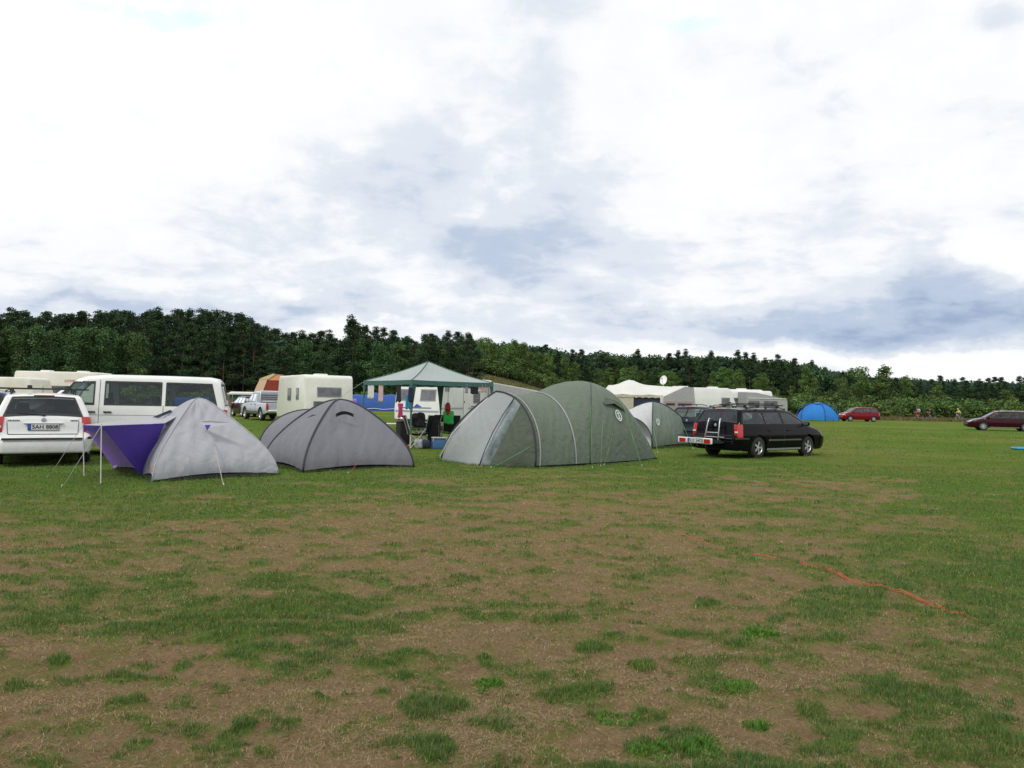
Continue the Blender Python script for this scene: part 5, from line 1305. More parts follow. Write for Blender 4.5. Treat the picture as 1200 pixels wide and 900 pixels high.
for s_ in (0, 1): rows.append([lerp(va, vb, i/n)+Vector((0, -.04-.10*sin(pi*i/n)*(1-s_), .06*sin(pi*i/n)-(.07 if s_ else 0)*1)) for i in range(n+1)])
m.grid(rows); m.build('vent_hood', MT['pole'], tB)
va = wp(366, 487, 16.0); m = MB(tB.location); m.add([va+Vector((-.12, 0, -.06)), va+Vector((.09, .02, .02)), va+Vector((.0, -.02, .02))], [(0, 1, 2)]); m.build('vent_flap', MT['grey'], tB)
guy(tB, arc_pt(Rr, ap, .42, pp, qq), gp(473, 545), MT['orope'], .004)
guy(tB, arc_pt((F+Rr)/2, ap, .10, pp, qq), gp(408, 556), MT['orope'], .005)

# ---- C: big green tunnel-and-dome tent
axd = Vector((.765, .644, 0)).normalized(); pd = Vector((-axd.y, axd.x, 0)); N0 = V2(gp(627, 549)); HW = 1.50
C0 = N0+pd*HW; pd0 = Vector((-.85, .53, 0)).normalized()
def cpd(s_): return lerp(pd0, pd, max(0, min(1, s_/1.3))).normalized()
def ccen(s_): return N0+axd*s_+cpd(s_)*HW if s_ < 1.3 else C0+axd*s_
KS = [0, .8, 1.45, 1.9, 2.4, 2.95, 3.5, 4.0, 4.45, 4.85]; KH = [1.72, 1.70, 1.75, 1.88, 2.02, 2.06, 1.90, 1.50, .92, .20]; KW = [1.32, 1.44, 1.50, 1.52, 1.50, 1.45, 1.38, 1.28, 1.16, 1.02]; KE = [.95, .93, .90, .88, .86, .85, .85, .85, .9, 1]
def csec(s_, n=30):
    hgt = cr1(s_, KS, KH); wd_ = cr1(s_, KS, KW); e = float(np.interp(s_, KS, KE)); out = []; cc0 = N0+axd*s_+cpd(s_)*(HW if s_ >= 1.3 else lerp(1.32, HW, max(0, s_)/1.3))
    for k in range(n+1):
        th = pi*k/n; cc_ = cos(th); y = -wd_*(abs(cc_)**(e*.93+.12+(.95*max(0, 1-s_/1.3) if cc_ < 0 else 0)))*(1 if cc_ > 0 else -1); z = hgt*(sin(th)**(e*1.02)) if 0 < k < n else 0
        out.append(cc0+cpd(s_)*y+Vector((0, 0, z))+axd*(.26*(z/hgt)*max(0, 1-s_/1.3)))
    return out
def cr1(x, xs, ys):
    i = max(0, min(len(xs)-2, int(np.searchsorted(xs, x))-1)); h_ = xs[i+1]-xs[i]; t = (x-xs[i])/h_
    def sl(k): return (ys[min(k+1, len(xs)-1)]-ys[max(k-1, 0)])/(xs[min(k+1, len(xs)-1)]-xs[max(k-1, 0)])
    m0, m1 = sl(i)*h_, sl(i+1)*h_
    return (2*t**3-3*t*t+1)*ys[i]+(t**3-2*t*t+t)*m0+(-2*t**3+3*t*t)*ys[i+1]+(t**3-t*t)*m1
tC = thing('tunnel_tent', 'large green tent with a domed rear, pale grey porch front and white round emblem', 'tent', (C0.x+axd.x*2.2, C0.y+axd.y*2.2, 0))
def cpart(s0, s1, name, sagc=.05, n=14):
    rows = []
    for i in range(n+1):
        s_ = s0+(s1-s0)*i/n; r_ = csec(s_); d = sagc*sin(pi*i/n)
        cen = ccen(s_)
        r_ = [p-((p-cen)*(d/max((p-cen).length, .5))*(1 if 1 < k < 29 else .3)) for k, p in enumerate(r_)]; rows.append(r_)
    m = MB(tC.location); m.grid(rows); return m.build(name, MT['green'], tC, smooth=True)
cpart(0, 1.3, 'porch_sleeve', .035); cpart(1.3, 2.1, 'centre_panel', .02, 8); cpart(2.1, 4.85, 'bedroom_dome', .0, 26)
seam_line(tC, [p+Vector((0, 0, .004)) for p in csec(0)], .022, MT['pole'], 'porch_hoop')
for s_, nm in ((.12, 'grey_seam'), (1.3, 'grey_seam')):
    a, b = csec(s_-.022), csec(s_+.022); m = MB(tC.location); cen = ccen(s_); m.grid([[p+(p-cen).normalized()*.014 for p in a[0:16]], [p+(p-cen).normalized()*.014 for p in b[0:16]]]); m.build(nm, MT['stripe'], tC, smooth=True)
# crossing poles of the dome
for (sa, sb) in ((1.75, 4.7), (4.7, 1.75)):
    pts = []
    for k in range(31):
        s_ = lerp(sa, sb, (1-cos(pi*k/30))/2); r_ = csec(min(max(s_, 0), 4.8)); pts.append(r_[k]+Vector((0, 0, .006)))
    seam_line(tC, pts, .012, MT['dgreen'])
# porch front: a pale door leaning out, clear window strip, green cheek
dl, dr = V2(gp(517.5, 541)), V2(gp(561, 547)); arch = csec(0, 30)
dn = -axd
def arch_at(u): k = u*30; i = int(min(29, k)); return lerp(arch[i], arch[i+1], k-i)
def porch(u0, u1, f0, f1, mat, name, e0=None, e1=None):
    rows = []
    for j in range(13):
        v = j/12; row = []
        for i in range(9):
            u = u0+(u1-u0)*i/8; a = arch_at(u); g = lerp(f0, f1, i/8); p = lerp(a, g, v); p = p+dn*(.10*sin(pi*v)*sin(pi*min(1, (i/8)*1))); row.append(p)
        rows.append(row)
    m = MB(tC.location); m.grid(rows); return m.build(name, mat, tC, smooth=True)
porch(.02, .315, N0+Vector((0, 0, 0)), dr+Vector((.22, .02, 0)), MT['dgreen'], 'green_cheek')
porch(.315, .37, dr+Vector((.22, .02, 0)), dr, MT['clearw'], 'clear_window')
porch(.37, 1.0, dr, dl, MT['tgrey'], 'pale_door')
seam_line(tC, [arch_at(.62), lerp(arch_at(.80), dl, .33)+dn*.1, lerp(arch_at(.93), dl, .66)+dn*.08, dl], .014, MT['whitepole'], 'door_zip')
seam_line(tC, [lerp(arch_at(.37), dr, v)+dn*.11*sin(pi*v) for v in (0, .25, .5, .75, 1)], .012, MT['pole'], 'door_zip')
m = MB(tC.location); pts = [csec(s_)[0]+pd*.03 for s_ in (0, .8, 1.6, 2.4, 3.2, 4.0, 4.85)]; m.grid([[p+Vector((0, 0, -.01)) for p in pts], [p+Vector((0, 0, .06))-pd*.055 for p in pts]]); m.build('mud_skirt', MT['ground_black'], tC)
# vent and emblem on the near side of the dome
def cpt(s_, k, off=.02):
    r_ = csec(s_); i = int(k); p = lerp(r_[i], r_[i+1], k-i); cen = ccen(s_)+Vector((0, 0, .3)); return p+(p-cen).normalized()*off
m = MB(tC.location); m.grid([[cpt(2.6, 7.4, .015), cpt(2.8, 8.2, .015), cpt(3.3, 7.9, .015)], [cpt(2.62, 6.9, .04), cpt(2.9, 6.7, .12), cpt(3.45, 6.3, .03)]]); m.build('vent_hood', MT['dgreen'], tC)
ec = cpt(3.0, 5.3, .02); ex_ = (cpt(3.1, 5.3, .02)-cpt(2.9, 5.3, .02)).normalized(); ez_ = (cpt(3.0, 5.8, .02)-cpt(3.0, 4.8, .02)).normalized()
def emblem(par, c, ex_, ez_, s_, n_):
    nn = ex_.cross(ez_).normalized(); nn = nn if nn.y < 0 else -nn
    m = MB(par.location); P = lambda x, z: c+ex_*x*s_+ez_*z*s_+nn*.012
    m.grid([[P(.78*cos(a), sin(a)) for a in [2*pi*k/24 for k in range(24)]], [P(.58*cos(a), .80*sin(a)) for a in [2*pi*k/24 for k in range(24)]]], closed=True)
    for q in ([(-.30, -.62), (.30, -.62), (.24, -.40), (-.24, -.40)], [(-.20, -.36), (-.07, -.36), (-.07, .18), (-.20, .18)], [(.07, -.36), (.20, -.36), (.20, .18), (.07, .18)], [(-.34, .24), (.34, .24), (.12, .56), (-.12, .56)]): m.add([P(*p) for p in q], [(0, 1, 2, 3)])
    return m.build('round_emblem', MT['logo'], par)
emblem(tC, ec, ex_, ez_, .155, 0)
for a, b in ((cpt(2.15, 7.5), gp(694, 549)), (cpt(2.7, 8), gp(704, 547)), (cpt(3.25, 7), gp(708, 546)), (cpt(3.45, 7.5), gp(752, 547)), (cpt(3.9, 7.5), gp(774, 543)), (arch_at(.1), gp(576, 549))): guy(tC, a, b, MT['grope'], .0035)

# ---- D: small green and white dome
F, Rr = V2(XY(764.5, 25.6)), V2(XY(818, 28.0)); L_ = F+Vector((-(Rr-F).y, (Rr-F).x, 0))*.62; Bk = Rr+L_-F
ap = (F+Bk)/2; ap = Vector((ap.x+.05, ap.y, 1.56))
tD = thing('dome_tent', 'small grey-green and white dome tent between the large green tent and the black estate', 'tent', (ap.x, ap.y, 0))
base = [F, Rr, Bk, L_]; pp, qq = .72, .98
for i in range(4):
    m = MB(tD.location); m.grid(dome_panel(base[i], base[(i+1) % 4], ap, pp, qq, .04, bot=.05)); m.build('fly_panel', MT['wtent'] if i == 3 else MT['green2'], tD, smooth=True, fix=True)
for b in base: seam_line(tD, [arc_pt(b, ap, k/18, pp, qq)+Vector((0, 0, .008)) for k in range(19)], .020, MT['pole'])
fa = F+Vector((-.02, -.25, 0)); fb = L_+Vector((-.4, -.5, 0)); hoop = [lerp(fa, fb, (1-cos(pi*k/24))/2)+Vector((0, 0, 1.10*max(0, sin(pi*k/24))**.75)) for k in range(25)]
edge = [arc_pt(F, ap, .8*k/12, pp, qq) for k in range(13)]+[arc_pt(L_, ap, .8-.8*k/12, pp, qq) for k in range(1, 13)]
m = MB(tD.location); m.grid([[lerp(e, h_, j/4) for e, h_ in zip(edge, hoop)] for j in range(5)]); m.build('porch_roof', MT['wtent'], tD, smooth=True); seam_line(tD, hoop, .018, MT['pole'])
m = MB(tD.location); q = [lerp(b, V2(ap), .02) for b in base]; m.add([V2(p, .0) for p in q]+[V2(p, .06) for p in q], [(7, 6, 5, 4)]+[(i, (i+1) % 4, (i+1) % 4+4, i+4) for i in range(4)]); m.build('groundsheet', MT['ground_black'], tD)
r_ = dome_panel(F, Rr, ap, pp, qq, .04, bot=.05); c = r_[9][5]; emblem(tD, c+Vector((.0, -.03, 0)), (r_[9][7]-r_[9][4]).normalized(), (r_[11][5]-r_[7][5]).normalized(), .16, 0)
for a, b in ((arc_pt(Rr, ap, .5, pp, qq), gp(812, 526)), (arc_pt(F, ap, .4, pp, qq), gp(771, 531))): guy(tD, a, b, MT['grope'], .005)

# ---- E: the far blue dome, and the blue tarp tent behind the gazebo
x_, y_ = XY(958.5, 84); tE = thing('dome_tent', 'bright blue dome tent far off beside the red compact car', 'tent', (x_, y_, 0))
ap = Vector((x_, y_, 1.95)); base = [Vector((x_+dx_, y_+dy_, 0)) for dx_, dy_ in ((-1.95, -.3), (.2, -1.5), (2.0, -.7), (2.1, .9), (0, 1.6), (-1.9, 1.1))]
for i in range(6):
    m = MB(tE.location); m.grid(dome_panel(base[i], base[(i+1) % 6], ap, .88, .95, .05, nu=6, nv=10)); m.build('fly_panel', MT['bluet'], tE, smooth=True, fix=True)
for b in base: seam_line(tE, [arc_pt(b, ap, k/14, 1.25, .95)+Vector((0, 0, .02)) for k in range(15)], .045, MT['bluetarp'])
m = MB(tE.location); m.lathe([(.001, .16), (.35, .10), (.5, 0)], (x_, y_, 1.88), 'z', 12); m.build('roof_cap', MT['stripeblue'], tE)
x_, y_ = XY(441, 92); tF = thing('tarp_tent', 'large blue tarpaulin tent behind the left leg of the gazebo', 'tent', (x_, y_, 0)); m = MB(tF.location); rows = []
for i in range(13):
    u = i/12; hx = -3.1+6.2*u; rows.append([Vector((x_+hx, y_+yy, z*(.82+.18*sin(pi*u)+.06*sin(u*17)))) for yy, z in ((-1.7, 0), (-1.5, .95), (-.9, 1.8), (0, 2.1), (.9, 1.8), (1.6, 0))])
m.grid(rows); m.add(rows[0], [tuple(range(6))]); m.add(rows[-1], [tuple(range(5, -1, -1))]); m.build('tarp', MT['bluetarp'], tF, smooth=True)
m = MB(tF.location); m.tube([(x_-3+.5*i, y_-1.74, .26+.05*sin(i*1.3)) for i in range(13)], .03, 4); m.build('white_band', MT['plate'], tF)
m = MB(tF.location); m.rbox((x_-2.6, y_-1.9, .75), (1.3, .25, 1.3), .1); m.build('lilac_flap', MT['lilac'], tF)

# ---- white awnings left of the right-hand caravans
x_, y_ = XY(748, 47.5); aw = thing('awning_tent', 'white awning tent with a peaked roof and dark openings, left end of the caravan row', 'awning', (x_, y_, 0))
rf = lambda q: Vector((x_+q[0], y_+q[1], q[2]))
rows = []
for i in range(17):
    u = i/16; xx = -2.15+5.0*u; ridge = 2.62+.36*math.exp(-((xx+.55)/.62)**2)-.03*sin(u*9); rows.append([rf((xx, -1.6, 2.02+.03*sin(xx*4))), rf((xx, -1.0, lerp(2.05, ridge, .45))), rf((xx, -.3, ridge-.06)), rf((xx, .2, ridge)), rf((xx, 1.5, 2.2))])
rows[0] = [rf((-2.35, -1.6, 2.0)), rf((-2.3, -1.0, 2.06)), rf((-2.25, -.3, 2.12)), rf((-2.2, .2, 2.16)), rf((-2.2, 1.5, 2.1))]
m = MB(aw.location); m.grid(rows); m.build('roof', MT['awn'], aw, smooth=True)
m = MB(aw.location); n = 40; m.grid([[rf((-2.35+5.2*i/n, -1.62, 2.02)) for i in range(n+1)], [rf((-2.35+5.2*i/n, -1.62, 1.84+.05*abs(sin(i*pi/3)))) for i in range(n+1)]]); m.build('valance', MT['awncream'], aw)
for nm, x0_, x1_, z0_, z1_, mt in (('front_wall', -2.2, -.55, 0, 1.95, 'awncream'), ('front_wall', 1.05, 1.5, 0, 1.95, 'awn'), ('lower_wall', -.55, 2.6, 0, 1.05, 'awngrey')):
    m = MB(aw.location); m.box((x_+(x0_+x1_)/2, y_-1.57, (z0_+z1_)/2), (x1_-x0_, .03, z1_-z0_)); m.build(nm, MT[mt], aw)
for x0_, x1_ in ((-.55, 1.05), (1.5, 2.6)):
    m = MB(aw.location); m.box((x_+(x0_+x1_)/2, y_-1.53, 1.48), (x1_-x0_, .03, .86)); fr = m.build('dark_opening', MT['rust'] if x0_ > 0 else MT['navy'], aw)
for z_ in (1.35, 1.6): m = MB(aw.location); m.box((x_+2.05, y_-1.56, z_), (1.0, .02, .05)); m.build('blind_slat', MT['awncream'], aw)
m = MB(aw.location); m.grid([[rf((1.0, -1.62, 1.95)), rf((1.2, -1.68, 1.2)), rf((1.35, -1.7, 1.0))], [rf((1.35, -1.62, 1.95)), rf((1.6, -1.7, 1.3)), rf((1.75, -1.7, 1.0))]]); m.build('tied_curtain', MT['awn'], aw)
m = MB(aw.location); m.box((x_-2.2, y_, 1.0), (.03, 3.0, 2.0)); m.box((x_+2.7, y_, 1.1), (.03, 3.0, 2.1)); m.build('side_wall', MT['awngrey'], aw); 
# grey gabled awning
x_, y_ = XY(793, 47.2); ga = thing('awning_tent', 'pale grey gabled awning joined to the round-fronted caravan', 'awning', (x_, y_, 0)); m = MB(ga.location)
A_ = [Vector((x_+a, y_-1.75, z)) for a, z in ((-1.15, 0), (-1.15, 1.95), (.1, 2.56), (.62, 2.52), (.72, 1.6), (.72, 0))]; B_ = [p+Vector((0, 3.2, .1)) for p in A_]; m.grid([A_, B_]); m.build('roof', MT['awn'], ga)
m = MB(ga.location); m.add(A_, [tuple(range(6))]); m.build('front_wall', MT['awngrey'], ga)
for a0, a1 in ((-1.05, -.45), (-.35, .55)): m = MB(ga.location); m.box((x_+(a0+a1)/2, y_-1.77, 1.38), (a1-a0, .03, .62)); fr = m.build('window', MT['blind'], ga); m = MB(ga.location); m.box((x_+(a0+a1)/2, y_-1.79, 1.50), (a1-a0-.1, .02, .12)); m.build('blind_band', MT['navy'], fr)
# end awning of the last caravan
x_, y_ = XY(889, 53.4); ea = thing('awning_tent', 'grey sloping awning at the far right end of the caravan row', 'awning', (x_, y_, 0)); m = MB(ea.location)
A_ = [Vector((x_+a, y_-1.4, z)) for a, z in ((-1.3, 0), (-1.3, 2.42), (-.6, 2.40), (1.45, 1.98), (1.5, 1.7), (1.5, 0))]; B_ = [p+Vector((0, 2.6, .05)) for p in A_]; m.grid([A_, B_]); m.add(A_, [tuple(range(6))]); m.build('canvas', MT['awngrey'], ea)
for a0, a1 in ((-1.1, -.4), (-.1, .8)): m = MB(ea.location); m.box((x_+(a0+a1)/2, y_-1.42, 1.6), (a1-a0, .03, .5)); m.build('window', MT['window'], ea)
m = MB(ea.location); m.box((x_+.1, y_-1.42, 2.02), (2.6, .02, .05)); m.build('awning_hem', MT['awn'], ea)
# satellite dish
x_, y_ = XY(777, 48.5); sdh = thing('satellite_dish', 'white satellite dish on a mast above the white awning', 'satellite dish', (x_, y_, 0)); m = MB(sdh.location); m.tube([(x_, y_, 0), (x_, y_, 2.85)], .025, 6); m.build('mast', MT['whitepole'], sdh)
m = MB(sdh.location); dd = Vector((-.35, -.8, .5)).normalized(); ux = dd.cross(Vector((0, 0, 1))).normalized(); uz = ux.cross(dd)
m.grid([[Vector((x_, y_, 3.02))+(ux*cos(2*pi*i/18)*.22+uz*sin(2*pi*i/18)*.34)*r_-dd*(.10*(1-r_*r_)) for i in range(18)] for r_ in (.02, .5, .8, 1)], closed=True); m.build('dish', MT['plate'], sdh, smooth=True)
m = MB(sdh.location); m.tube([(x_, y_, 2.65), Vector((x_, y_, 2.8))+dd*.5], .012, 5); m.rbox(Vector((x_, y_, 2.85))+dd*.5, (.06, .06, .1), .02); m.build('receiver_arm', MT['greyplastic'], sdh)
# pointed grey awning right of the gazebo
x_, y_ = XY(600, 43); pa = thing('awning_tent', 'pale grey awning whose sloping roof shows between the gazebo and the green tent', 'awning', (x_, y_, 0)); m = MB(pa.location)
A_ = [Vector((x_+a, y_-1.2, z)) for a, z in ((-1.9, 0), (-1.9, 2.5), (-.9, 2.42), (1.9, 1.95), (1.95, 0))]; B_ = [p+Vector((0, 2.6, .1)) for p in A_]; m.grid([A_, B_]); m.build('roof', MT['awngrey'], pa); m = MB(pa.location); m.add(A_, [tuple(range(5))]); m.build('front_wall', MT['awngrey'], pa)

# ================================================================== GAZEBO
N_ = Vector((*XY(482.0, 22.7), 0)); a_ = R(38.4); e1 = Vector((cos(a_), sin(a_), 0)); e2 = Vector((-sin(a_), cos(a_), 0)); S3 = 3.0
gz = thing('gazebo', 'green pop-up gazebo on four legs with washing hanging under its roof', 'gazebo', tuple(N_+(e1+e2)*1.5))
cor = [N_, N_+e1*S3, N_+(e1+e2)*S3, N_+e2*S3]; ZE = 2.06; apx = N_+(e1+e2)*1.5+Vector((0, 0, 2.72))
for i in range(4):
    a, b = cor[i]+Vector((0, 0, ZE)), cor[(i+1) % 4]+Vector((0, 0, ZE)); rows = []
    for j in range(13):
        v = j/12; rows.append([lerp(lerp(a, b, k/12), apx, v)-Vector((0, 0, .07*sin(pi*k/12)*sin(pi*v)+.05*sin(pi*v))) for k in range(13)])
    m = MB(gz.location); m.grid(rows); m.build('roof_panel', MT['gazebo'], gz, smooth=True)
    m = MB(gz.location); o_ = ((a+b)/2-Vector((apx.x, apx.y, ZE))).normalized()*.012; n = 16
    m.grid([[lerp(a, b, k/n)+o_+Vector((0, 0, .01-.012*sin(pi*k/n))) for k in range(n+1)], [lerp(a, b, k/n)+o_*2+Vector((0, 0, -.125-.02*sin(pi*k/n)+.008*sin(k*2.3))) for k in range(n+1)]]); m.build('valance', MT['gazdark'], gz, smooth=True)
    m = MB(gz.location); m.tube([a-Vector((0, 0, .03)), b-Vector((0, 0, .03))], .016, 6); m.build('eave_rail', MT['gpole'], gz)
    seam_line(gz, [lerp(a, apx, k/8)-Vector((0, 0, .05*sin(pi*k/8)-.008)) for k in range(9)], .014, MT['gazdark'], 'ridge_seam')
    c = cor[i]
    if i == 0:
        m = MB(gz.location); m.tube([c+Vector((0, 0, .45)), c+Vector((0, 0, ZE))], .030, 8); m.build('leg', MT['gpole'], gz)
        m = MB(gz.location); m.tube([c, c+Vector((0, 0, .46))], .016, 8); m.build('lower_leg', MT['whitepole'], gz)
    else: m = MB(gz.location); m.tube([c, c+Vector((0, 0, ZE))], .022, 8); m.build('leg', MT['gpole'], gz)
    # tapering corner cloth
    d1 = (cor[(i+1) % 4]-c).normalized(); d2 = (cor[i-1]-c).normalized(); zc = 1.0 if i in (0, 2) else 1.5
    for dd in (d1, d2):
        m = MB(gz.location); wtop = .16 if i in (0, 2) else .12; m.grid([[c+dd*.0+Vector((0, 0, z)), c+dd*(.035+wtop*((z-zc)/(ZE-zc))**1.3)+Vector((0, 0, z))] for z in np.linspace(zc, ZE-.02, 8)]); m.build('corner_cloth', MT['gazdark'], gz, smooth=True)
m = MB(gz.location)
for c in (cor[3],): m.tube([c+Vector((0, 0, ZE-.02)), c+Vector((-1.0, -.0, 1.35))], .006, 4)
m.build('guy_line', MT['rope'], gz)
def cloth(name, label, cat, p, w_, h_, mat, d=None, waist=0, group=None):
    d = d or e1; t = MB(p); n, k = 6, 8; rows = []
    for s_ in (-.012, .012):
        for j in (range(k+1) if s_ < 0 else range(k, -1, -1)):
            v = j/k; ww = w_*(1-waist*sin(pi*v)); rows.append([Vector(p)+d*(ww*(i/n-.5))+Vector((0, s_+.02*sin(i*2.1+v*3), -h_*v*(1-.05*cos(i*1.7)))) for i in range(n+1)])
    t.grid(rows); o = t.build(name, mat, None, smooth=True, fix=True); o.location = p; tag(o, label, cat, group); return o
zz = ZE-.06
el = lambda i, f, z=zz: lerp(cor[i], cor[(i+1) % 4], f)+Vector((0, 0, z))
eL = lambda f, z=zz: lerp(cor[0], cor[3], f)+Vector((0, 0, z))
cloth('hung_towel', 'white cloth hanging at the left end of the gazebo eave', 'towel', eL(.84), .42, .52, MT['whitec'], e2)
cloth('hung_towel', 'pale pink cloth hanging next to the white one at the left of the gazebo', 'towel', eL(.62), .30, .62, MT['blush'], e2)
cloth('hung_trousers', 'black trousers hanging under the gazebo eave, just left of the near leg', 'trousers', eL(.25), .34, .60, MT['blackc'], e2, .25)
cloth('hung_cloth', 'sky blue cloth hanging low behind the near gazebo leg', 'cloth', N_+e2*.35+e1*.15+Vector((-.05, 0, 1.62)), .17, .42, MT['skyc'], e1)
cloth('hung_bag', 'bright pink cloth hanging lowest, left of the near gazebo leg', 'cloth', N_+e2*.62+Vector((0, 0, 1.36)), .20, .42, MT['pink'], e1, .3)
cloth('hung_jacket', 'black garment tied at the top of the near gazebo leg', 'jacket', N_+Vector((-.01, -.05, 1.84)), .16, .42, MT['navy'], e1, -.2)
cloth('hung_shorts', 'black shorts hanging from the right part of the gazebo eave', 'shorts', el(0, .76), .30, .30, MT['blackc'], e1)
cloth('hung_sock', 'grey cloth hanging left of the black shorts on the gazebo', 'cloth', el(0, .66), .13, .28, MT['tgrey'], e1)
cloth('hung_towel', 'pale pink towel hanging at the right end of the gazebo eave', 'towel', el(0, .88), .26, .24, MT['blush'], e1)
ex0 = N_+e1*1.9+e2*.9; fe = thing('red_lantern', 'red lantern hanging under the right half of the gazebo', 'lantern', (ex0.x, ex0.y, 1.0)); m = MB(); m.lathe([(.001, .42), (.05, .40), (.085, .30), (.085, .06), (.06, 0), (.001, 0)], (0, 0, 0), 'z', 14); m.build('lantern_body', MT['redc'], fe, smooth=True); m = MB(); m.tube([(0, 0, .40), (0, 0, 1.2)], .006, 4); m.build('cord', MT['pole'], fe); m = MB(); m.lathe([(.089, .14), (.089, .22)], (0, 0, 0), 'z', 14); m.build('lantern_band', MT['plastic'], fe)

# ---- things under the gazebo
def camp_chair(label, loc, rz, seatm, folded=False):
    t = thing('camp_chair', label, 'camping chair', loc, rz, 'folding camping chairs under the gazebo'); w_ = .27
    for sg in (1, -1):
        for (a, b) in (((-.24, 0), (.24, .62)), ((.26, 0), (-.26, .45))): m = MB(); m.tube([(a[0], sg*w_, a[1]), (b[0], sg*w_, b[1])], .014, 6); m.build('leg', MT['alu'], t)
        m = MB(); m.tube([(-.22, sg*w_, .40), (-.40, sg*w_, .98)], .013, 6); m.build('back_frame', MT['alu'], t)
        m = MB(); m.rbox((.02, sg*(w_+.01), .63), (.46, .05, .03), .012); m.build('armrest', MT['plastic'], t)
    m = MB(); m.grid([[Vector((-.24+.50*i/6, y, .44-.04*sin(pi*(y+w_)/(2*w_))-.02*sin(pi*i/6)+d)) for y in np.linspace(-w_, w_, 6)] for d in (0, .02) for i in (range(7) if d == 0 else range(6, -1, -1))], closed=False); m.build('seat', seatm, t, smooth=True)
    m = MB(); m.grid([[Vector((-.24-.16*i/6+d, y, .46+.54*i/6)) for y in np.linspace(-w_, w_, 6)] for d in (0, .02) for i in (range(7) if d == 0 else range(6, -1, -1))]); m.build('backrest', seatm, t, smooth=True); return t
def q_(px_, Y): x__, y__ = XY(px_, Y); return (x__, y__, 0)
camp_chair('black folding chair facing right, just right of the near gazebo leg', q_(489.5, 23.6), .3, MT['blackc'])
camp_chair('black folding chair between the near leg and the cool box, under a dark coat', q_(500.5, 24.6), 2.4, MT['blackc'])
camp_chair('black folding chair with the bright green towel over its back', q_(527, 25.2), 1.9, MT['blackc'])
camp_chair('dark red folding chair at the right end beside the green tent', q_(536, 26.0), 2.9, MT['rust'])
# a bundle of leaning chair frames
for i, (p0, p1, lab) in enumerate((((488, 519.5), (506, 498), 'steel tube of a folded chair leaning to the right'), ((507, 523), (490, 498), 'steel tube of a folded chair crossing to the left'), ((500, 522.5), (501, 503), 'upright steel tube of a folded chair'), ((511, 517), (496, 500), 'short steel tube of a folded chair, rightmost of the crossing ones'), ((504.5, 523), (504.5, 507), 'rightmost upright steel tube by the cool box'))):
    a, b = gp(*p0), wp(p1[0], p1[1], gp(*p0).y+.25); o = MB(a); o.tube([a, b], .013, 6); ob = o.build('chair_tube', MT['alu'], None, smooth=True); ob.location = a; tag(ob, lab+' under the gazebo', 'chair tube', 'loose folded chair frames')
def blobobj(name, label, cat, loc, d, mat, r_=.06, rz=0, parts=None, lump=0):
    m = MB(); m.rbox((0, 0, d[2]/2), d, r_); o = m.build(name, mat, None, smooth=True, sharp=60); o.location = loc; o.rotation_euler = (0, 0, rz); tag(o, label, cat)
    if lump:
        sub = o.modifiers.new('s', 'SUBSURF'); sub.levels = 2; sub.render_levels = 2
        tx = bpy.data.textures.new('lump', 'CLOUDS'); tx.noise_scale = .25; dm = o.modifiers.new('d', 'DISPLACE'); dm.texture = tx; dm.strength = lump; dm.texture_coords = 'LOCAL'
    return o
def child(o, name, mat, fn):
    m = MB(); fn(m); return m.build(name, mat, o, smooth=True, sharp=50)
o = blobobj('camp_cupboard', 'black camping cupboard left of the near gazebo leg', 'cupboard', q_(473, 24.3), (.34, .34, .78), MT['blackc'], .03, .6); child(o, 'cupboard_top', MT['greyplastic'], lambda m: m.box((0, 0, .80), (.38, .38, .03)))
o = blobobj('cooking_pot', 'steel cooking pot on the black camping cupboard', 'pot', (q_(473, 24.3)[0], q_(473, 24.3)[1], .815), (.20, .20, .12), MT['alu'], .05); child(o, 'lid_knob', MT['plastic'], lambda m: m.rbox((0, 0, .135), (.04, .04, .03), .01))
blobobj('dark_coat', 'dark coat slumped over a chair back right of the near gazebo leg', 'coat', (q_(491, 23.9)[0], q_(491, 23.9)[1], .62), (.42, .30, .46), MT['blackc'], .12, .5, lump=.18)
o = blobobj('rucksack', 'tall black rucksack standing in the middle of the gazebo things', 'rucksack', q_(509.5, 24.4), (.38, .30, .86), MT['blackc'], .13, .3, lump=.10); child(o, 'strap', MT['greyplastic'], lambda m: m.tube([(.1, -.15, .7), (.12, -.19, .45), (.1, -.16, .15)], .014, 5))
o = blobobj('cool_box', 'blue cool box on the grass near the middle of the gazebo', 'cool box', q_(516, 23.4), (.46, .30, .32), MT['bluebox'], .04, .2); child(o, 'lid', MT['stripegrey'], lambda m: m.rbox((0, 0, .335), (.48, .32, .05), .02)); child(o, 'handle', MT['plate'], lambda m: m.tube([(-.2, -.17, .24), (-.2, -.19, .36), (.2, -.19, .36), (.2, -.17, .24)], .01, 5))
o = blobobj('water_canister', 'dark blue water canister right of the cool box', 'canister', q_(524.5, 23.6), (.28, .22, .30), MT['navy'], .06, .1); child(o, 'cap', MT['bluebox'], lambda m: m.lathe([(.04, .30), (.04, .34), (.001, .34)], (.06, 0, 0), 'z', 10))
o = blobobj('plastic_bag', 'pale lilac plastic bag on the grass right of the near leg', 'bag', q_(491.5, 23.1), (.28, .22, .30), MT['lgrey'], .1, 0, lump=.1)
blobobj('stuff_sack', 'dark blue stuff sack lying between the bag and the cool box', 'sack', q_(499.5, 23.2), (.36, .24, .28), MT['navy'], .12, .4, lump=.05)
blobobj('shoe_pair', 'reddish shoes on the grass left of the near gazebo leg', 'shoes', q_(475.5, 23.3), (.28, .18, .11), MT['redc'], .05, .2, lump=.04)
blobobj('green_towel', 'bright green towel thrown over a folding chair at the right of the gazebo', 'towel', (q_(526, 24.6)[0], q_(526, 24.6)[1], .72), (.34, .12, .42), MT['limec'], .05, .2, lump=.08)
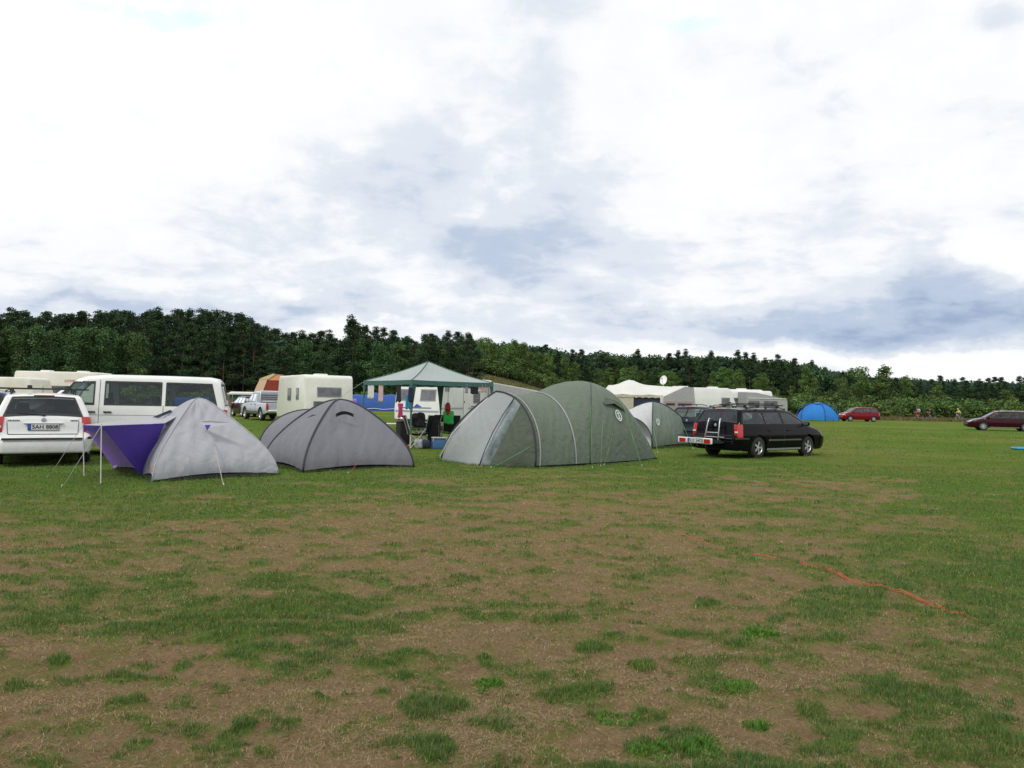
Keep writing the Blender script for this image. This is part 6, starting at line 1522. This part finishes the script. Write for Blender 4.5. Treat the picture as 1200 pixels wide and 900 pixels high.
blobobj('red_bag', 'dark red bag on the rightmost chair under the gazebo', 'bag', (q_(535, 25.9)[0], q_(535, 25.9)[1], .48), (.30, .22, .30), MT['redc'], .1, .2, lump=.08)
o = blobobj('stove_box', 'black box on the camping table behind the back gazebo leg', 'box', (q_(516.5, 26.3)[0], q_(516.5, 26.3)[1], .74), (.36, .24, .22), MT['blackc'], .02); child(o, 'lid', MT['plastic'], lambda m: m.box((0, 0, .23), (.38, .26, .02)))
def table(label, loc, rz, d=(.9, .55, .72), mat='plate'):
    t = thing('camp_table', label, 'table', loc, rz); m = MB(); m.rbox((0, 0, d[2]), (d[0], d[1], .035), .01); m.build('table_top', MT[mat], t)
    for sx in (-1, 1):
        for sy in (-1, 1): m = MB(); m.tube([(sx*d[0]*.42, sy*d[1]*.42, 0), (sx*d[0]*.38, sy*d[1]*.4, d[2])], .013, 6); m.build('leg', MT['alu'], t)
    return t
table('folding camping table among the chairs in the middle of the gazebo', q_(512, 26.3), .5)
table('low white camping table standing left of the gazebo things', q_(461.5, 27.0), .3, (.62, .5, .62))
table('small pale green table at the right edge of the gazebo, by the green tent', q_(540.5, 25.0), .4, (.4, .4, .62), 'gazebo')

# ================================================================== BACKGROUND OBJECTS
x_, y_ = XY(286, 88); gc = thing('market_stall', 'long green-walled stand with a white roof edge at the foot of the left pines', 'market stand', (x_, y_, 0)); m = MB(); m.box((0, 0, 1.25), (2.7, 1.6, 1.0)); m.build('green_wall', MT['teal'], gc)
m = MB(); m.grid([[Vector((a, -1.2, 1.72)), Vector((a, 0, 1.95)), Vector((a, 1.2, 1.75))] for a in np.linspace(-1.5, 1.6, 4)]); m.box((0, -1.2, 1.70), (3.0, .03, .16)); m.build('white_roof', MT['awn'], gc)
for a in (-1.3, -.9, 1.4): m = MB(); m.tube([(a, -1.15, 0), (a, -1.15, 1.75)], .035, 6); m.build('post', MT['gazebo'], gc)
m = MB(); m.box((0, 0, .38), (2.6, 1.5, .74)); m.build('base_board', MT['brownfence'], gc)
bf = thing('board_fence', 'low brown board fence running behind the silver pickup', 'fence', (*XY(285, 84), 0))
for k in range(18):
    m = MB(); m.box((-1.9+k*.24, .02*random.random(), .48), (.21, .03, .92+random.uniform(-.05, .04))); m.build('board', MT['brownfence'], bf)
for z in (.25, .75): m = MB(); m.box((.15, .04, z), (4.4, .05, .08)); m.build('rail', MT['brownfence'], bf)
# pop-top camper: orange roof showing over the pickup
x_, y_ = XY(321, 60); pc = thing('camper_van', 'camper with an orange and rust-red raised roof tent behind the pickup', 'camper van', (x_, y_, 0), 0)
m = MB(); m.rbox((.3, 0, 1.15), (2.0, 2.6, 1.6), .2); m.build('body', MT['cream2'], pc, smooth=True, sharp=50)
P4 = lambda a, b, c: Vector((a, b, c))
Aq = [P4(-1.15, -1.3, 1.75), P4(-.62, -1.3, 2.72), P4(.02, -1.3, 2.78), P4(-.38, -1.3, 1.80)]
m = MB(); m.slab([P4(-1.2, -1.35, 1.62), P4(-.52, -1.35, 1.62), P4(-.12, -1.35, 2.78), P4(-.68, -1.35, 2.86)], .06); m.build('tan_side', MT['tan'], pc)
m = MB(); m.slab([P4(-.68, -1.38, 2.84), P4(-.12, -1.38, 2.76), P4(.48, -1.38, 3.16), P4(.30, -1.38, 3.22)], .06); m.add([P4(-.68, -1.38, 2.86), P4(.30, -1.38, 3.23), P4(.40, 1.2, 3.23), P4(-.6, 1.2, 2.86)], [(0, 1, 2, 3)]); m.build('tan_lid', MT['tan'], pc)
m = MB(); m.slab([P4(-.12, -1.33, 2.72), P4(1.1, -1.33, 2.72), P4(1.1, -1.33, 3.12), P4(.42, -1.33, 3.12)], .05); m.build('orange_canvas', MT['orangec'], pc)
m = MB(); m.slab([P4(-.50, -1.31, 1.62), P4(1.1, -1.31, 1.62), P4(1.1, -1.31, 2.74), P4(-.10, -1.31, 2.74)], .05); m.build('rust_canvas', MT['rust'], pc)
for x in (-.5, 1.0): wheel(pc, x, -1.1, .32, -1, .18, 6)
# blue line of a folded windbreak at the right edge
wb_ = gp(1196, 527); o = thing('inflatable_mat', 'flat turquoise mat lying on the grass at the right edge', 'mat', tuple(wb_)); m = MB(); m.rbox((.25, 0, .05), (1.0, .5, .09), .04); m.build('mat_body', MT['turq'], o, smooth=True, sharp=50); m = MB(); m.rbox((.25, -.05, .10), (.95, .08, .03), .01); m.build('pale_rib', MT['skyc'], o)
# orange cord across the grass
pts = []
for (a, b) in ((785, 627), (820, 634), (845, 643), (868, 650), (900, 655), (935, 662), (955, 668), (975, 674), (1000, 682), (1030, 690), (1060, 700), (1090, 710), (1120, 721), (1155, 731)):
    p = gp(a+random.uniform(-1, 1), b); pts.append(p)
pz = []
for i in range(len(pts)-1):
    for k in range(6):
        p = lerp(pts[i], pts[i+1], k/6); X_, Y_ = np.array([p.x+.007*sin((i*6+k)*.7)]), np.array([p.y+.008*cos((i*6+k)*.6)]); g_ = green(X_, Y_); pz.append(Vector((X_[0], Y_[0], float(micro(X_, Y_, g_)[0])+(-.006 if i < 5 else .002)+.014*max(0, sin((i*6+k)*.33)))))
m = MB(pz[0]); m.tube(pz, .0042, 5); o = m.build('cord', MT['orope'], None, smooth=True); o.location = pz[0]; tag(o, 'thin orange cord lying half hidden in the grass at the right', 'cord')
m = MB(pz[30]); m.tube([p+Vector((.03, .05+.02*sin(i*.7), .0)) for i, p in enumerate(pz[30:75])], .0038, 5); o = m.build('cord', MT['orope'], None, smooth=True); o.location = pz[30]; tag(o, 'shorter orange cord lying alongside the long one in the grass', 'cord')

# ================================================================== PEOPLE
def person(label, loc, rz, joints, top, legs_m, hairm=None, helmet=None):
    t = thing('person', label, 'person', loc, rz); J = joints
    nm = list(J.keys()); me = bpy.data.meshes.new('body'); idx = {k: i for i, k in enumerate(nm)}
    E = [(a, b) for a, b in (('pelvis', 'waist'), ('waist', 'chest'), ('chest', 'neck'), ('neck', 'head'), ('head', 'crown'), ('chest', 'shL'), ('shL', 'elL'), ('elL', 'haL'), ('chest', 'shR'), ('shR', 'elR'), ('elR', 'haR'),
                              ('pelvis', 'hipL'), ('hipL', 'knL'), ('knL', 'anL'), ('anL', 'toL'), ('pelvis', 'hipR'), ('hipR', 'knR'), ('knR', 'anR'), ('anR', 'toR'))]
    rad_ = dict(pelvis=.135, waist=.12, chest=.14, neck=.05, head=.088, crown=.075, sh=.062, el=.042, ha=.035, hip=.085, kn=.058, an=.04, to=.035)
    me.from_pydata([J[k] for k in nm], [(idx[a], idx[b]) for a, b in E], [])
    o = bpy.data.objects.new('body', me); COL.objects.link(o)
    sk = o.modifiers.new('skin', 'SKIN'); sv = me.skin_vertices[0].data if me.skin_vertices else None
    if sv is None:
        bm = bmesh.new(); bm.from_mesh(me); bm.verts.layers.skin.verify(); bm.to_mesh(me); bm.free(); sv = me.skin_vertices[0].data
    for k, i in idx.items():
        r_ = rad_.get(k) or rad_[k[:-1]]; sv[i].radius = (r_, r_)
    sv[idx['pelvis']].use_root = True
    ss = o.modifiers.new('sub', 'SUBSURF'); ss.levels = 2; ss.render_levels = 2
    dg = bpy.context.evaluated_depsgraph_get(); dg.update(); me2 = bpy.data.meshes.new_from_object(o.evaluated_get(dg)); bpy.data.objects.remove(o)
    me2.name = 'body'
    for m_ in (MT['skin'], top, legs_m, MT['plastic']): me2.materials.append(m_)
    pts_ = {k: Vector(J[k]) for k in nm}
    def seg(p, a, b): ab = b-a; tt = max(0, min(1, (p-a).dot(ab)/ab.length_squared)); return (p-(a+ab*tt)).length
    for f in me2.polygons:
        c = f.center; best, bi = 9, 0
        for a, b in E:
            d = seg(c, pts_[a], pts_[b])
            mi = 1
            if b in ('head', 'crown') : mi = 0
            elif b in ('haL', 'haR'): mi = 0
            elif b in ('knL', 'knR', 'hipL', 'hipR'): mi = 2
            elif b in ('anL', 'anR'): mi = 0
            elif b in ('toL', 'toR'): mi = 3
            if d < best: best, bi = d, mi
        f.material_index = bi; f.use_smooth = True
    o = bpy.data.objects.new('body', me2); COL.objects.link(o); o.parent = t
    hd_ = Vector(J['crown']); m = MB(); m.lathe([(.001, .06), (.07, .045), (.105, 0), (.108, -.035)], hd_, 'z', 12); m.build('helmet' if helmet else 'hair', helmet or MT['hair'], t, smooth=True)
    return t
def riding(lean=.35):
    return dict(pelvis=(-.22, 0, .98), waist=(-.12, 0, 1.12), chest=(.05, 0, 1.32), neck=(.12, 0, 1.44), head=(.18, 0, 1.55), crown=(.19, 0, 1.65), shL=(.06, .19, 1.36), elL=(.25, .22, 1.16), haL=(.46, .22, 1.05), shR=(.06, -.19, 1.36), elR=(.25, -.22, 1.16), haR=(.46, -.22, 1.05),
                hipL=(-.18, .10, .94), knL=(.16, .11, .72), anL=(.04, .11, .32), toL=(.19, .11, .26), hipR=(-.18, -.10, .94), knR=(.20, -.11, .88), anR=(.06, -.11, .52), toR=(.20, -.11, .46))
def bicycle(label, loc, rz, fm):
    t = thing('bicycle', label, 'bicycle', loc, rz)
    for x in (-.52, .53):
        m = MB(); m.lathe([(.34, -.015), (.36, 0), (.34, .015), (.325, 0), (.34, -.015)], (x, 0, .36), 'y', 28); w_ = m.build('wheel', MT['rubber'], t, smooth=True)
        m = MB()
        for k in range(10): a = 2*pi*k/10; m.tube([(x, 0, .36), (x+.33*cos(a), 0, .36+.33*sin(a))], .004, 3)
        m.build('spokes', MT['alu'], w_)
    m = MB(); m.tube([(-.52, 0, .36), (-.07, 0, .32), (-.20, 0, .88)], .018, 6); m.tube([(-.07, 0, .32), (.38, 0, .80), (-.17, 0, .80)], .018, 6); m.tube([(-.52, 0, .36), (-.17, 0, .80)], .013, 6); m.tube([(.53, 0, .36), (.38, 0, .82), (.36, 0, 1.02)], .017, 6); m.build('frame', fm, t, smooth=True)
    m = MB(); m.rbox((-.21, 0, .92), (.26, .14, .05), .02); m.build('saddle', MT['plastic'], t); m = MB(); m.tube([(.46, -.28, 1.02), (.37, 0, 1.03), (.46, .28, 1.02)], .014, 6); m.build('handlebar', MT['plastic'], t)
    m = MB(); m.tube([(-.07, -.12, .22), (-.07, -.06, .32), (-.07, .06, .32), (-.07, .12, .44)], .012, 5); m.build('crank', MT['alu'], t); return t
x_, y_ = XY(1124, 108); rz = hvec(-1, -.1)
bicycle('bicycle under the rider in the yellow vest', (x_, y_, 0), rz, MT['white']); person('person in a yellow vest and white cap riding a bicycle leftwards along the field edge', (x_, y_, 0), rz, riding(), MT['neon'], MT['denim'], helmet=MT['plate'])
x_, y_ = XY(1076, 102); bicycle('bicycle under the leftmost rider, by the light green scrub', (x_, y_, 0), rz, MT['redc']); person('person in a dark top with a pale bag riding leftmost by the scrub', (x_, y_, 0), rz, riding(), MT['navy'], MT['rust'])
o = blobobj('shoulder_bag', 'pale grey bag on the back of the leftmost cyclist', 'bag', (x_+.02, y_-.1, 1.05), (.34, .34, .5), MT['lgrey'], .1, .5)
x_, y_ = XY(1091, 103.5); bicycle('bicycle under the rider dressed all in black', (x_, y_, 0), rz, MT['plastic']); person('person dressed all in black riding second from the left along the scrub', (x_, y_, 0), rz, riding(), MT['blackc'], MT['blackc'])
st = dict(pelvis=(0, 0, .95), waist=(0, 0, 1.1), chest=(.02, 0, 1.32), neck=(.02, 0, 1.48), head=(.04, 0, 1.6), crown=(.04, 0, 1.70), shL=(0, .20, 1.40), elL=(.02, .26, 1.13), haL=(.12, .24, .92), shR=(0, -.20, 1.40), elR=(.02, -.26, 1.13), haR=(.12, -.24, .92),
          hipL=(0, .10, .90), knL=(.02, .11, .48), anL=(-.01, .11, .08), toL=(.14, .12, .04), hipR=(0, -.10, .90), knR=(.02, -.11, .48), anR=(-.01, -.11, .08), toR=(.14, -.12, .04))
x_, y_ = XY(1165.5, 61.5); person('person in an orange-red top bending behind the dark red estate car', (x_, y_, -.05), -2.2, {k: (v[0]+(max(0, v[2]-1)*.5), v[1], v[2]-max(0, v[2]-1)*.25) for k, v in st.items()}, MT['orangec'], MT['denim'], helmet=MT['redc'])

for (a, b) in ((N0, N0+axd*4.85+pd*.45), (N0, dr), (dr, dl)): EDGES.append((a, b, 300))
for c in cor: EDGES.append((c-Vector((.03, 0, 0)), c+Vector((.03, 0, 0)), 900))
edge_grass()
